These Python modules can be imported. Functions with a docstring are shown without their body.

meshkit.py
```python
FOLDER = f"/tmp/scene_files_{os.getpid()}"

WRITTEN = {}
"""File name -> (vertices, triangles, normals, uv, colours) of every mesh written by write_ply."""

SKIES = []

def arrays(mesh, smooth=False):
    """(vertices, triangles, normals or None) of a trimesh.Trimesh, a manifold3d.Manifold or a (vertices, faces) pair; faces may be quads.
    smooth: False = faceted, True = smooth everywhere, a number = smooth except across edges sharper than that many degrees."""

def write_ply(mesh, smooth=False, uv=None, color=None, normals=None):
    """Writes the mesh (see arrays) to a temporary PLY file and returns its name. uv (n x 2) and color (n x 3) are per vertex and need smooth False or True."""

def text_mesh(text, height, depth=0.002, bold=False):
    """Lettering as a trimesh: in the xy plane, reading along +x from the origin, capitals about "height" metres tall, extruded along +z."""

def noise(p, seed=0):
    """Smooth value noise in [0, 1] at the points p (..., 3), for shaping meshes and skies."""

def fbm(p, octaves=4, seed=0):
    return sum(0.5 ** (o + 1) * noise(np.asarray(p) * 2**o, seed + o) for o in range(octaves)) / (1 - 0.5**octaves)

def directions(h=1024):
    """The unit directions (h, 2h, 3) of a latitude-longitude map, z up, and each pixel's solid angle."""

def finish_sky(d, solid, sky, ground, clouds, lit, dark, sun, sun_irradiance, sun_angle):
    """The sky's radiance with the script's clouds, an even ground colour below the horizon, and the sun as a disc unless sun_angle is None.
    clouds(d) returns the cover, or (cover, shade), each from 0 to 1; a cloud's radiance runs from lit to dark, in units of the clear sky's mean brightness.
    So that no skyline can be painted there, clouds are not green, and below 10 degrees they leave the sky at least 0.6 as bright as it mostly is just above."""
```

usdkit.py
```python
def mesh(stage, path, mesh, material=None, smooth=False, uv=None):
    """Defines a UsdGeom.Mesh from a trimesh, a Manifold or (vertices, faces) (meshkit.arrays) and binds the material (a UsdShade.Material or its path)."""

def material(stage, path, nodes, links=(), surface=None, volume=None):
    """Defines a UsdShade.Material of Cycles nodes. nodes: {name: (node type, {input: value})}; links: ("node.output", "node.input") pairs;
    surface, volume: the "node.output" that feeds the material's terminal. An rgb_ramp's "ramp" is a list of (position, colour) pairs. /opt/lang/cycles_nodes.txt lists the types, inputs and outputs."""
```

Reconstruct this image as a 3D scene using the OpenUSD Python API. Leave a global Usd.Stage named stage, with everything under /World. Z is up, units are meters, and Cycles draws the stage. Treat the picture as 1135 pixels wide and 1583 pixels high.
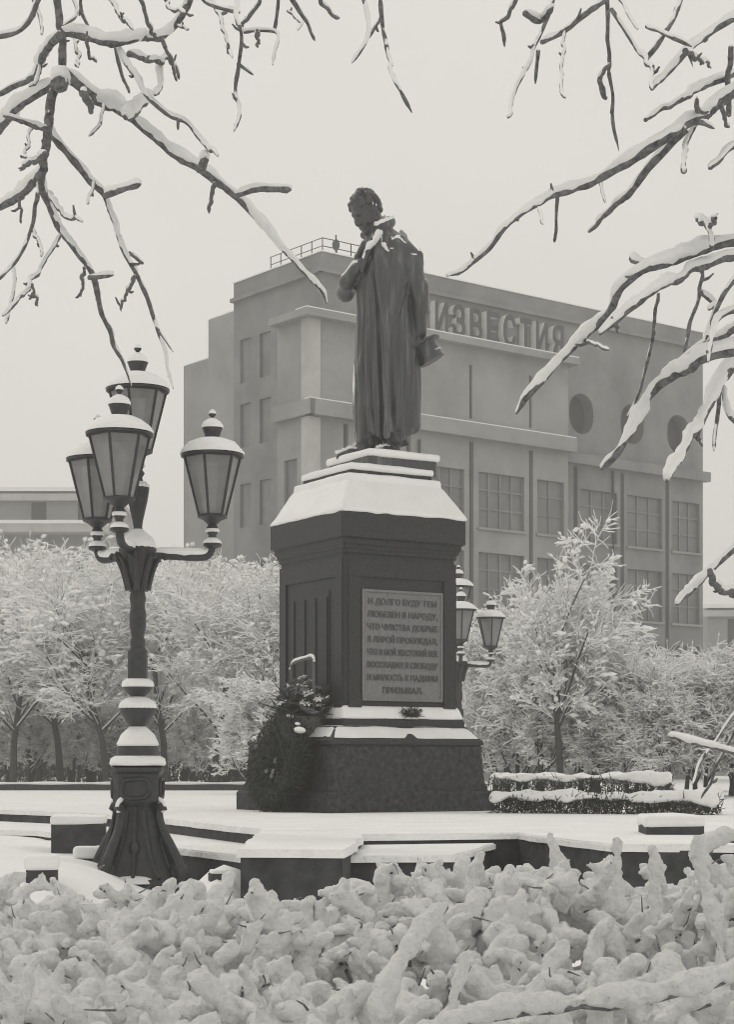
import math, numpy as np, trimesh, usdkit, meshkit, manifold3d as m3
import shapely.geometry as sg
from pxr import Usd, UsdGeom, UsdLux, UsdShade, Gf, Sdf

stage = Usd.Stage.CreateInMemory()
UsdGeom.SetStageUpAxis(stage, 'Z'); UsdGeom.SetStageMetersPerUnit(stage, 1.0)
UsdGeom.Xform.Define(stage, '/World'); UsdGeom.Scope.Define(stage, '/World/Looks')

# ------------------------------------------------------------------ camera, sky, sun, exposure
W0, H0, F, HZ, ZC = 1135.0, 1583.0, 2857.0, 1185.0, 1.45      # photo size, focal length in its pixels, horizon row, eye height
cam = UsdGeom.Camera.Define(stage, '/World/camera')
cam.CreateHorizontalApertureAttr(36.0); cam.CreateVerticalApertureAttr(36.0 * H0 / W0)
cam.CreateFocalLengthAttr(36.0 * F / W0)
cam.CreateVerticalApertureOffsetAttr((HZ - H0 / 2) / W0 * 36.0)
cam.CreateClippingRangeAttr(Gf.Vec2f(0.1, 3000))
cam.AddTranslateOp().Set((0, 0, ZC)); cam.AddRotateXOp().Set(90.0)
cam.CreateExposureAttr(-0.12)
SUN_AZ, SUN_EL = math.radians(-58), math.radians(54)           # high on the left
SKY_STRENGTH, CLOUD, SUN_I = 0.10, 8.9, 0.22
TINT = (1.0, 0.975, 0.91)
usdkit.material(stage, '/World/Looks/overcast_sky', {
    'sky': ('sky_texture', {'sky_type': 'single_scattering', 'sun_disc': False, 'sun_elevation': SUN_EL, 'sun_rotation': SUN_AZ}),
    'bw': ('rgb_to_bw', {}),
    'tc': ('texture_coordinate', {}),
    'n': ('noise_texture', {'scale': 2.2, 'detail': 4.0, 'roughness': 0.55}),
    'r': ('rgb_ramp', {'ramp': [(0.25, tuple(CLOUD * 0.92 * c for c in TINT)), (0.75, tuple(CLOUD * 1.06 * c for c in TINT))]}),
    'tint': ('mix', {'mix_type': 'multiply', 'fac': 1.0, 'color2': TINT}),
    'm': ('mix', {'mix_type': 'mix', 'fac': 0.93}),
    'bg': ('background_shader', {'strength': SKY_STRENGTH})},
    [('sky.color', 'bw.color'), ('bw.val', 'tint.color1'), ('tc.generated', 'n.vector'), ('n.fac', 'r.fac'), ('tint.color', 'm.color1'), ('r.color', 'm.color2'), ('m.color', 'bg.color')],
    surface='bg.background')
dome = UsdLux.DomeLight.Define(stage, '/World/sky')
UsdShade.MaterialBindingAPI.Apply(dome.GetPrim()).Bind(UsdShade.Material.Get(stage, '/World/Looks/overcast_sky'))
dome.GetPrim().SetCustomDataByKey('kind', 'structure')
dome.GetPrim().SetCustomDataByKey('label', 'even pale overcast winter sky'); dome.GetPrim().SetCustomDataByKey('category', 'sky')
sun = UsdLux.DistantLight.Define(stage, '/World/sun')
sun.CreateIntensityAttr(SUN_I); sun.CreateAngleAttr(24.0); sun.CreateNormalizeAttr(True); sun.CreateColorAttr(Gf.Vec3f(1.0, 0.965, 0.88))
sun.AddRotateZOp().Set(-math.degrees(SUN_AZ)); sun.AddRotateXOp().Set(-(90 - math.degrees(SUN_EL)))
HAZE_DENSITY = 0.0023

# ------------------------------------------------------------------ materials (a black and white world: greys)
def mat(name, col, var=0.12, scale=4.0, rough=0.8, bump=0.0, bscale=30.0, detail=5.0, spec=0.3, metallic=0.0, dist=0.02):
    col = np.array(col if np.ndim(col) else (col, col, col), float)
    nodes = {'g': ('geometry', {}), 'n': ('noise_texture', {'scale': scale, 'detail': detail, 'roughness': 0.6}),
             'r': ('rgb_ramp', {'ramp': [(0.3, tuple(col * (1 - var))), (0.7, tuple(np.minimum(col * (1 + var), 0.9)))]}),
             'p': ('principled_bsdf', {'roughness': rough, 'specular_ior_level': spec, 'metallic': metallic})}
    links = [('g.position', 'n.vector'), ('n.fac', 'r.fac'), ('r.color', 'p.base_color')]
    if bump:
        nodes['n2'] = ('noise_texture', {'scale': bscale, 'detail': 4.0, 'roughness': 0.6})
        nodes['b'] = ('bump', {'strength': bump, 'distance': dist})
        links += [('g.position', 'n2.vector'), ('n2.fac', 'b.height'), ('b.normal', 'p.normal')]
    return usdkit.material(stage, '/World/Looks/' + name, nodes, links, surface='p.BSDF')

SNOW = mat('snow', (0.79, 0.79, 0.79), 0.03, 3.0, 0.95, 0.35, 26.0, spec=0.1, dist=0.03)
TRODDEN = mat('trodden_snow', (0.79, 0.79, 0.79), 0.06, 1.2, 0.95, 0.8, 4.5, spec=0.1, dist=0.10, detail=6.0)
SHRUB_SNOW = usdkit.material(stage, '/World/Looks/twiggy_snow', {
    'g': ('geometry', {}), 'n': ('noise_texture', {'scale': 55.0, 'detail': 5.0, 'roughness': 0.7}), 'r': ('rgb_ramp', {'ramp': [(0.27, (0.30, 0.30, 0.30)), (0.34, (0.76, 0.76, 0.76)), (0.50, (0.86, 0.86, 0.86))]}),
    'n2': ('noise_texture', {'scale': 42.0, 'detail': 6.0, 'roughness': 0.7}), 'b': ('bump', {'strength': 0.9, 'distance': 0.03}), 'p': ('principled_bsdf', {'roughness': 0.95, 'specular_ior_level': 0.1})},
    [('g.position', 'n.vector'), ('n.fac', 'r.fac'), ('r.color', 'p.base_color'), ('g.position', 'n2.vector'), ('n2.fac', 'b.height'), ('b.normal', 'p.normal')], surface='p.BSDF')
FROST = mat('frost', (0.83, 0.83, 0.83), 0.08, 9.0, 0.95, spec=0.1)
GRANITE = mat('dark_granite', (0.022, 0.023, 0.026), 0.6, 26.0, 0.5, 0.1, 60.0, spec=0.35, detail=3.0)
ROUGH_GRANITE = mat('rough_granite', (0.030, 0.031, 0.034), 0.9, 14.0, 0.7, 0.8, 9.0, spec=0.3, detail=6.0, dist=0.05)
STEP_GRANITE = mat('step_granite', (0.045, 0.046, 0.05), 0.4, 7.0, 0.8, 0.4, 25.0)
PLAQUE = mat('plaque_granite', (0.17, 0.17, 0.175), 0.2, 22.0, 0.5, 0.08, 60.0)
LETTER = mat('letter_bronze', (0.07, 0.072, 0.08), 0.2, 20.0, 0.5)
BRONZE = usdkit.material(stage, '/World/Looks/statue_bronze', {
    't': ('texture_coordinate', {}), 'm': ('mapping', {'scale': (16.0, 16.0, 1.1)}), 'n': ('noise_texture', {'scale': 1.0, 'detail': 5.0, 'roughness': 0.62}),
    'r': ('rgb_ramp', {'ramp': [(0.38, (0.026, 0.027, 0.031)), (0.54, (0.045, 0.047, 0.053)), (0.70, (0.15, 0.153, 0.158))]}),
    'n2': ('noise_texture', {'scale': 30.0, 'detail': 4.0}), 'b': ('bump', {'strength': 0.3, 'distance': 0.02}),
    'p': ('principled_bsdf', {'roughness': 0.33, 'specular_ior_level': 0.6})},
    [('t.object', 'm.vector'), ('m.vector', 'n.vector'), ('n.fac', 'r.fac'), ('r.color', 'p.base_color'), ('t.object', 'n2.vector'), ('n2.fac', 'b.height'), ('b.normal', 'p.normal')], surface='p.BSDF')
IRON = mat('cast_iron', (0.028, 0.029, 0.033), 0.4, 14.0, 0.45, 0.3, 40.0, spec=0.45)
BARK = mat('bark', (0.19, 0.19, 0.195), 0.5, 45.0, 0.9, 0.9, 70.0, spec=0.2)
TRUNK = mat('trunk_bark', (0.06, 0.06, 0.064), 0.4, 12.0, 0.9, 0.5, 30.0, spec=0.2)
TWIG = mat('twig_bark', (0.085, 0.085, 0.09), 0.3, 5.0, 0.9, spec=0.1)
WALL = mat('tower_stucco', (0.265, 0.265, 0.265), 0.18, 0.35, 0.9, 0.2, 3.0)
WALL2 = mat('facade_brick', (0.20, 0.20, 0.205), 0.22, 0.5, 0.9, 0.2, 5.0)
TRIM = mat('pale_stone', (0.42, 0.42, 0.41), 0.12, 0.8, 0.9)
DARKWIN = mat('window_dark', (0.06, 0.06, 0.064), 0.3, 1.0, 0.5, spec=0.2)
PANE = mat('window_pane', (0.14, 0.142, 0.147), 0.3, 0.6, 0.3, spec=0.5)
LIT_RETURN = mat('lit_letter_return', (0.72, 0.72, 0.71), 0.08, 2.0, 0.7)  # pale letter sides: side light and dusted snow put into the colour
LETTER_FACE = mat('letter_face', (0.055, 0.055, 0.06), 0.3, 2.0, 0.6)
FIR = mat('fir_needles', (0.035, 0.037, 0.035), 0.4, 12.0, 0.7)
PETAL = mat('petals', (0.55, 0.55, 0.54), 0.2, 20.0, 0.8)
PETAL2 = mat('dark_petals', (0.14, 0.14, 0.15), 0.3, 20.0, 0.8)
WICKER = mat('wicker', (0.10, 0.10, 0.10), 0.3, 30.0, 0.8)
LEAF = mat('hedge_twigs', (0.045, 0.047, 0.045), 0.5, 8.0, 0.9)
GLASS = usdkit.material(stage, '/World/Looks/lantern_glass', {
    'g': ('geometry', {}), 'n': ('noise_texture', {'scale': 6.0, 'detail': 3.0}),
    'r': ('rgb_ramp', {'ramp': [(0.3, (0.34, 0.34, 0.35)), (0.7, (0.46, 0.46, 0.47))]}),
    'd': ('diffuse_bsdf', {}), 't': ('translucent_bsdf', {'color': (0.5, 0.5, 0.5)}), 'm1': ('mix_closure', {'fac': 0.45}),
    'tr': ('transparent_bsdf', {'color': (0.7, 0.7, 0.7)}), 'm2': ('mix_closure', {'fac': 0.22}),
    'gl': ('glossy_bsdf', {'roughness': 0.08}), 'f': ('fresnel', {'IOR': 1.45}), 'm3': ('mix_closure', {})},
    [('g.position', 'n.vector'), ('n.fac', 'r.fac'), ('r.color', 'd.color'), ('d.BSDF', 'm1.closure1'), ('t.BSDF', 'm1.closure2'), ('m1.closure', 'm2.closure1'),
     ('tr.BSDF', 'm2.closure2'), ('m2.closure', 'm3.closure1'), ('gl.BSDF', 'm3.closure2'), ('f.fac', 'm3.fac')], surface='m3.closure')

# ------------------------------------------------------------------ helpers
counts = {}
def numbered(parent, name):
    k = counts.get((parent, name), 0); counts[(parent, name)] = k + 1
    return f'{parent}/{name}' if k == 0 else f'{parent}/{name}_{k:03d}'
def tag(p, label=None, cat=None, group=None, kind=None):
    p = p.GetPrim() if hasattr(p, 'GetPrim') else p
    for k, v in (('label', label), ('category', cat), ('group', group), ('kind', kind)):
        if v: p.SetCustomDataByKey(k, v)
    return p
def obj(name, mesh, m, parent=None, smooth=False, **kw):
    path = numbered(str(parent.GetPath()) if parent is not None else '/World', name)
    p = usdkit.mesh(stage, path, mesh, m, smooth=smooth).GetPrim()
    return tag(p, **kw)
def thing(name, label, cat, loc=(0, 0, 0), rotz=0.0, group=None, scale=None):
    x = UsdGeom.Xform.Define(stage, numbered('/World', name))
    x.AddTranslateOp().Set(tuple(float(a) for a in loc)); x.AddRotateZOp().Set(math.degrees(rotz))
    if scale is not None: x.AddScaleOp().Set(tuple(scale) if np.ndim(scale) else (scale,) * 3)
    return tag(x, label, cat, group)
def dup(root, label, cat, loc, rotz=0.0, group=None, scale=None):
    r = thing(str(root.GetPath()).split('/')[-1].rstrip('0123456789').rstrip('_'), label, cat, loc, rotz, group, scale)
    r.GetReferences().AddInternalReference(root.GetPath()); r.SetInstanceable(True)
    return r
def at(px, py, Y): return np.array([(px - W0 / 2) / F * Y, Y, ZC - (py - HZ) / F * Y])
def on(px, py, z):                                             # the point of the plane at height z seen at this pixel
    Y = (ZC - z) * F / (py - HZ); return np.array([(px - W0 / 2) / F * Y, Y, z])
cat_ = trimesh.util.concatenate
def box(x0, x1, y0, y1, z0, z1):
    b = trimesh.creation.box((x1 - x0, y1 - y0, z1 - z0)); b.apply_translation(((x0 + x1) / 2, (y0 + y1) / 2, (z0 + z1) / 2)); return b
def loft(rings):
    """Closed loft of rings with equally many points."""
    n, m = len(rings), len(rings[0]); v = np.vstack(rings + [np.mean(rings[0], 0)[None], np.mean(rings[-1], 0)[None]]); f = []
    i = np.arange(m); j = (i + 1) % m
    for k in range(n - 1):
        a, b = k * m, (k + 1) * m
        f += [np.stack([a + i, a + j, b + j], 1), np.stack([a + i, b + j, b + i], 1)]
    f += [np.stack([np.full(m, n * m), j, i], 1), np.stack([np.full(m, n * m + 1), (n - 1) * m + i, (n - 1) * m + j], 1)]
    return trimesh.Trimesh(v, np.vstack(f), process=False)
def ngon(r, n, z, rot=0.0, cx=0.0, cy=0.0):
    a = np.arange(n) * 2 * np.pi / n + rot
    r = np.broadcast_to(r, (n,))
    return np.stack([cx + r * np.cos(a), cy + r * np.sin(a), np.full(n, z)], 1)
def lathe(prof, n=24, rot=0.0, cx=0.0, cy=0.0): return loft([ngon(r, n, z, rot, cx, cy) for r, z in prof])
def rect_ring(x0, x1, y0, y1, z, ch=0.0):
    if ch <= 0: return np.array([(x0, y0, z), (x1, y0, z), (x1, y1, z), (x0, y1, z)], float)
    c = ch; return np.array([(x0 + c, y0, z), (x1 - c, y0, z), (x1, y0 + c, z), (x1, y1 - c, z), (x1 - c, y1, z), (x0 + c, y1, z), (x0, y1 - c, z), (x0, y0 + c, z)], float)
def sq(prof, ch=0.0, dx=0.0): return loft([rect_ring(-s / 2, s / 2 + dx, -s / 2, s / 2, z, ch) for s, z in prof])
def tube(pts, radii, n=8, seed=0, lump=0.0, freq=8.0):
    """Smooth tapered tube along pts, with lumps."""
    pts = np.asarray(pts, float); radii = np.broadcast_to(radii, (len(pts),)).astype(float)
    t = np.gradient(pts, axis=0); t /= np.maximum(np.linalg.norm(t, axis=1, keepdims=True), 1e-9)
    up = np.array([0.31, 0.93, 0.2]); rings = []
    a = np.arange(n) * 2 * np.pi / n
    for p, d, r in zip(pts, t, radii):
        u = np.cross(d, up); u /= max(np.linalg.norm(u), 1e-6); w = np.cross(d, u)
        ring = p + r * (np.cos(a)[:, None] * u + np.sin(a)[:, None] * w)
        rings.append(ring)
    if lump:
        R = np.stack(rings); c = pts[:, None]; nz = meshkit.noise(R * freq + seed * 7.3, seed)[..., None]
        R = c + (R - c) * (1 - lump + 2 * lump * nz); rings = list(R)
    return loft(rings)
def resample(pts, step):
    """Catmull-Rom through the points, then evenly spaced."""
    P = np.asarray(pts, float)
    if len(P) > 2:
        Q = np.vstack([2 * P[0] - P[1], P, 2 * P[-1] - P[-2]]); out = []
        for i in range(1, len(Q) - 2):
            for t in np.linspace(0, 1, 8, endpoint=False):
                a, b, c, d = Q[i - 1:i + 3]
                out.append(0.5 * (2 * b + (c - a) * t + (2 * a - 5 * b + 4 * c - d) * t * t + (3 * b - a - 3 * c + d) * t ** 3))
        P = np.vstack(out + [Q[-2]])
    s = np.concatenate([[0], np.cumsum(np.linalg.norm(np.diff(P, axis=0), axis=1))])
    n = max(3, int(s[-1] / step) + 1); u = np.linspace(0, s[-1], n)
    return np.stack([np.interp(u, s, P[:, k]) for k in range(P.shape[1])], 1)
def prisms(p0, p1, r0, r1, n=3):
    """Many open n-sided frustums at once."""
    p0, p1 = np.asarray(p0, float), np.asarray(p1, float); d = p1 - p0; d /= np.maximum(np.linalg.norm(d, axis=1, keepdims=True), 1e-9)
    u = np.cross(d, np.where(np.abs(d[:, 2:]) > 0.9, [[1.0, 0, 0]], [[0, 0, 1.0]])); u /= np.linalg.norm(u, axis=1, keepdims=True); w = np.cross(d, u)
    a = np.arange(n) * 2 * np.pi / n + 0.5
    ring = np.cos(a)[None, :, None] * u[:, None] + np.sin(a)[None, :, None] * w[:, None]
    A = p0[:, None] + ring * np.reshape(r0, (-1, 1, 1)); B = p1[:, None] + ring * np.reshape(r1, (-1, 1, 1))
    v = np.concatenate([A, B], 1).reshape(-1, 3); base = (np.arange(len(p0)) * 2 * n)[:, None]
    i = np.arange(n); j = (i + 1) % n
    f = np.concatenate([np.stack([i, j, n + j], 1), np.stack([i, n + j, n + i], 1)])
    return trimesh.Trimesh(v, (base[:, :, None] + f[None]).reshape(-1, 3), process=False)

class Field:
    """Signed distances on a grid with smooth unions, turned into a mesh by surface nets."""
    def __init__(s, lo, hi, h):
        s.lo, s.h = np.asarray(lo, float), h; s.n = np.ceil((np.asarray(hi) - lo) / h).astype(int) + 1
        s.v = np.full(s.n, 0.12, np.float32)
    def local(s, a, b, m):
        i0 = np.clip(np.floor((np.asarray(a) - m - s.lo) / s.h).astype(int), 0, s.n - 1); i1 = np.clip(np.ceil((np.asarray(b) + m - s.lo) / s.h).astype(int) + 1, 1, s.n)
        sl = tuple(slice(p, max(q, p + 1)) for p, q in zip(i0, i1))
        g = np.stack(np.meshgrid(*[s.lo[k] + s.h * np.arange(sl[k].start, sl[k].stop) for k in range(3)], indexing='ij'), -1)
        return sl, g
    def put(s, sl, d, k, cut=False):
        a = s.v[sl]
        if cut: d, a = -d, a; r = np.maximum(a, d) + np.maximum(k - np.abs(a - d), 0) ** 2 / (4 * k)
        else: r = np.minimum(a, d) - np.maximum(k - np.abs(a - d), 0) ** 2 / (4 * k)
        s.v[sl] = r
    def capsule(s, p, q, r0, r1, k=0.02, cut=False):
        p, q = np.asarray(p, float), np.asarray(q, float); m = max(r0, r1) + k + 0.02
        sl, g = s.local(np.minimum(p, q), np.maximum(p, q), m); d = q - p
        t = np.clip(((g - p) @ d) / max(d @ d, 1e-12), 0, 1)
        s.put(sl, np.linalg.norm(g - p - t[..., None] * d, axis=-1) - (r0 + (r1 - r0) * t), k, cut)
    def chain(s, pts, radii, k=0.02):
        for a, b, r, q in zip(pts[:-1], pts[1:], radii[:-1], radii[1:]): s.capsule(a, b, r, q, k)
    def ellipsoid(s, c, r, R=np.eye(3), k=0.02, cut=False):
        c, r = np.asarray(c, float), np.asarray(r, float); m = max(r) + k + 0.02
        sl, g = s.local(c, c, m); q = (g - c) @ R
        a = np.linalg.norm(q / r, axis=-1); b = np.linalg.norm(q / r ** 2, axis=-1)
        s.put(sl, a * (a - 1) / np.maximum(b, 1e-6), k, cut)
    def mesh(s, v=None):
        v = s.v if v is None else v
        v = v.copy(); v[0], v[-1] = 1, 1; v[:, 0], v[:, -1] = 1, 1; v[:, :, 0], v[:, :, -1] = 1, 1
        neg = v < 0; n = np.array(v.shape) - 1
        c = [neg[i:n[0] + i, j:n[1] + j, k:n[2] + k] for i in (0, 1) for j in (0, 1) for k in (0, 1)]
        tot = sum(x.astype(np.int8) for x in c); idx = np.argwhere((tot > 0) & (tot < 8))
        num = np.full(n, -1, np.int64); num[tuple(idx.T)] = np.arange(len(idx))
        acc, cnt = np.zeros((len(idx), 3)), np.zeros(len(idx)); off = np.array([(i, j, k) for i in (0, 1) for j in (0, 1) for k in (0, 1)])
        val = np.stack([v[tuple((idx + o).T)] for o in off], 1)
        for a in range(8):
            for b in range(a + 1, 8):
                if np.abs(off[a] - off[b]).sum() != 1: continue
                x, y = val[:, a], val[:, b]; on_ = (x < 0) != (y < 0); t = np.where(on_, x / np.where(on_, x - y, 1), 0)
                acc += np.where(on_[:, None], off[a] + t[:, None] * (off[b] - off[a]), 0); cnt += on_
        P = s.lo + s.h * (idx + acc / cnt[:, None]); F_ = []
        for ax in range(3):
            e = np.eye(3, dtype=int)[ax]; u, w = np.eye(3, dtype=int)[(ax + 1) % 3], np.eye(3, dtype=int)[(ax + 2) % 3]
            sl0 = tuple(slice(1 if k != ax else 0, n[k]) for k in range(3)); sl1 = tuple(slice((1 if k != ax else 0) + e[k], n[k] + e[k]) for k in range(3))
            A, B = neg[sl0], neg[sl1]; pos = np.argwhere(A != B) + np.array([1 if k != ax else 0 for k in range(3)])
            ins = neg[tuple(pos.T)]
            q = np.stack([num[tuple((pos - o).T)] for o in (0 * e, u, u + w, w)], 1)
            q[~ins] = q[~ins][:, ::-1]; F_.append(q)
        q = np.vstack(F_); q = q[(q >= 0).all(1)]
        return trimesh.Trimesh(P, np.vstack([q[:, [0, 2, 1]], q[:, [0, 3, 2]]]), process=False)
    def shifted(s, dz, shrink, seed=0, nfreq=6.0):
        """Snow lying on the field's shape: the shape lifted by dz, shrunk, so that only faces that look up are covered."""
        k = int(round(dz / s.h)); v = np.full_like(s.v, 0.12); v[:, :, k:] = s.v[:, :, :-k]
        g = np.stack(np.meshgrid(*[s.lo[a] + s.h * np.arange(s.n[a]) for a in range(3)], indexing='ij'), -1).reshape(-1, 3)
        near = np.abs(v.ravel()) < 0.05; nz = np.zeros(v.size, np.float32)
        nz[near] = meshkit.noise(g[near] * nfreq, seed)
        return v + shrink * (0.55 + 0.9 * nz.reshape(v.shape))

def rotm(a, b):                                                   # yaw a about z after pitching down by b
    ca, sa, cb, sb = math.cos(a), math.sin(a), math.cos(b), math.sin(b)
    return np.array([[ca, -sa, 0], [sa, ca, 0], [0, 0, 1]]) @ np.array([[cb, 0, sb], [0, 1, 0], [-sb, 0, cb]])
def slab(pts, z0, z1, m, name, parent, grow=0.0):
    g = sg.Polygon([(p[0], p[1]) for p in pts]).buffer(0).buffer(grow, join_style=1, quad_segs=3) if grow else sg.Polygon([(p[0], p[1]) for p in pts]).buffer(0)
    e = trimesh.creation.extrude_polygon(g, z1 - z0, engine='earcut'); e.apply_translation((0, 0, z0))
    return e

# ------------------------------------------------------------------ ground, terrace, steps
rng = np.random.default_rng(7)
def heightfield(x, y, hz):
    X, Y = np.meshgrid(x, y, indexing='ij'); nx, ny = X.shape; v = np.stack([X, Y, hz(X, Y)], -1).reshape(-1, 3)
    i = (np.arange(nx - 1)[:, None] * ny + np.arange(ny - 1)[None]).ravel()
    return trimesh.Trimesh(v, np.vstack([np.stack([i, i + ny, i + ny + 1], 1), np.stack([i, i + ny + 1, i + 1], 1)]), process=False)
def gz(X, Y):
    P = np.stack([X, Y, 0 * X], -1); near = np.exp(-(X / 14) ** 2 - ((Y - 14) / 14) ** 2)
    z = near * (0.34 * meshkit.fbm(P * 0.55, 4, 3) - 0.17)
    z = z + 0.22 * np.exp(-((X + 1.15) / 1.1) ** 2 - ((Y - 20.6) / 2.2) ** 2)           # snow heaped between the lamp and the steps
    z = z + 0.42 * np.exp(-((X + 1.38) / .36) ** 2 - ((Y - 17.3) / 2.0) ** 2)
    z = z + 0.42 / (1 + np.exp((X + 2.55) / 0.22)) * np.clip((Y - 12) / 5, 0, 1) * (0.9 + 0.25 * meshkit.fbm(P * 0.9 + 7, 3, 6))       # bank on the far left
    return z - 0.02
xs = np.concatenate([[-700, -200, -60, -25], np.arange(-14, 14.01, 0.14), [25, 60, 200, 700]])
ys = np.concatenate([[-300, -40, -8], np.arange(0, 27.01, 0.14), [40, 80, 160, 700]])
obj('ground', heightfield(xs, ys, gz), SNOW, smooth=True, kind='structure', label='snow covered ground in front of the steps', cat='ground')

T = 0.715
P0 = [on(-420, 1247, T), on(0, 1251, T), on(160, 1257, T), on(245, 1264, T), on(405, 1281, T), on(372, 1312, T), on(530, 1313, T), on(562, 1289, T), on(800, 1286, T), on(945, 1304, T), on(1095, 1305, T), on(1330, 1308, T)]
P0 += [np.array([120, 40, T]), np.array([120, 260, T]), np.array([-120, 260, T]), np.array([-120, 50, T])]
tb = slab(P0, -0.4, T - 0.06, None, None, None)
terrace = obj('terrace', tb, STEP_GRANITE, kind='structure', label='snow covered granite terrace carrying the monument', cat='terrace')
def snow_sheet(pts, z, th, parent):
    es = []
    for k, (g, a, b) in enumerate(((0.03, -0.25, 0.72), (0.012, 0.72, 1.0))):
        pg = sg.Polygon([(p[0], p[1]) for p in pts]).buffer(0).buffer(g, join_style=1, quad_segs=4).segmentize(0.14); q = np.array(pg.exterior.coords)[:-1]
        q = q + (np.stack([meshkit.fbm(np.c_[q * 1.6, 0 * q[:, 0] + c], 3, 4 + c) for c in (0, 5)], 1) - .5) * .10
        es.append(slab(q, z - th + th * a - 0.004 * k, z - th + th * b, None, None, None, 0))
    return obj('snow_cover', cat_(es), TRODDEN, parent)
snow_sheet(P0, T, 0.06, terrace)
L1 = [on(-420, 1272, 0.515), on(60, 1284, 0.515), on(160, 1296, 0.515), on(245, 1306, 0.515), on(372, 1322, 0.515), on(420, 1290, 0.515), np.array([-1.0, 40, 0]), np.array([-18, 42, 0])]
lt = obj('terrace_step', slab(L1, -0.4, 0.455, None, None, None), STEP_GRANITE, kind='structure', label='lower granite step left of the terrace under snow', cat='step')
snow_sheet(L1, 0.515, 0.06, lt)
L2 = [on(540, 1322, 0.6), on(700, 1321, 0.6), on(768, 1300, 0.6), on(800, 1284, 0.6), np.array([1.6, 24, 0]), np.array([-0.2, 24, 0])]
l2 = obj('terrace_step', slab(L2, -0.4, 0.545, None, None, None), STEP_GRANITE, kind='structure', label='narrow snowy step in front of the terrace, right of centre', cat='step')
snow_sheet(L2, 0.6, 0.055, l2)

def snow_block(name, pxl, pxr, pyt, pyb, Y, depth, label, yaw=0.0, snow=0.06, cat='granite block', group=None):
    a, b = at(pxl, pyb, Y), at(pxr, pyt, Y); w, h = b[0] - a[0], b[2] - a[2]
    t = thing(name, label, cat, ((a[0] + b[0]) / 2, Y + depth / 2, a[2]), yaw, group)
    bx = m3.Manifold.cube((w, depth, h + 0.3), True).translate((0, 0, h / 2 - 0.15)); obj('stone', loft([rect_ring(-w / 2, w / 2, -depth / 2, depth / 2, -0.3, 0.015), rect_ring(-w / 2, w / 2, -depth / 2, depth / 2, h - 0.015, 0.015), rect_ring(-w / 2 + .012, w / 2 - .012, -depth / 2 + .012, depth / 2 - .012, h, 0.015)]), STEP_GRANITE, t)
    f = Field((-w / 2 - 0.1, -depth / 2 - 0.1, h - 0.1), (w / 2 + 0.1, depth / 2 + 0.1, h + snow * 2 + 0.1), 0.02)
    g = np.stack(np.meshgrid(*[f.lo[k] + f.h * np.arange(f.n[k]) for k in range(3)], indexing='ij'), -1)
    th = snow * (0.7 + 0.8 * meshkit.noise(g * [3, 3, 0] + w * 11, 5))
    q = np.abs(g - [0, 0, h]) - np.stack([np.full(th.shape, w / 2 - .02), np.full(th.shape, depth / 2 - .02), th * 0.35], -1)
    f.v = (np.linalg.norm(np.maximum(q, 0), axis=-1) + np.minimum(q.max(-1), 0) - th * 0.5).astype(np.float32)
    obj('snow_cap', f.mesh(), SNOW, t, smooth=True)
    return t
snow_block('granite_block', 74, 157, 1268, 1345, 22.5, 0.7, 'large dark granite block with snow on top, left of the near lamp', 0.12)
snow_block('granite_block', 112, 152, 1318, 1350, 20.6, 0.5, 'smaller snowy granite block just left of the lamp foot', 0.1)
snow_block('granite_block', 34, 82, 1334, 1365, 17.0, 0.5, 'low half buried granite block at the far left edge', 0.15)
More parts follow.
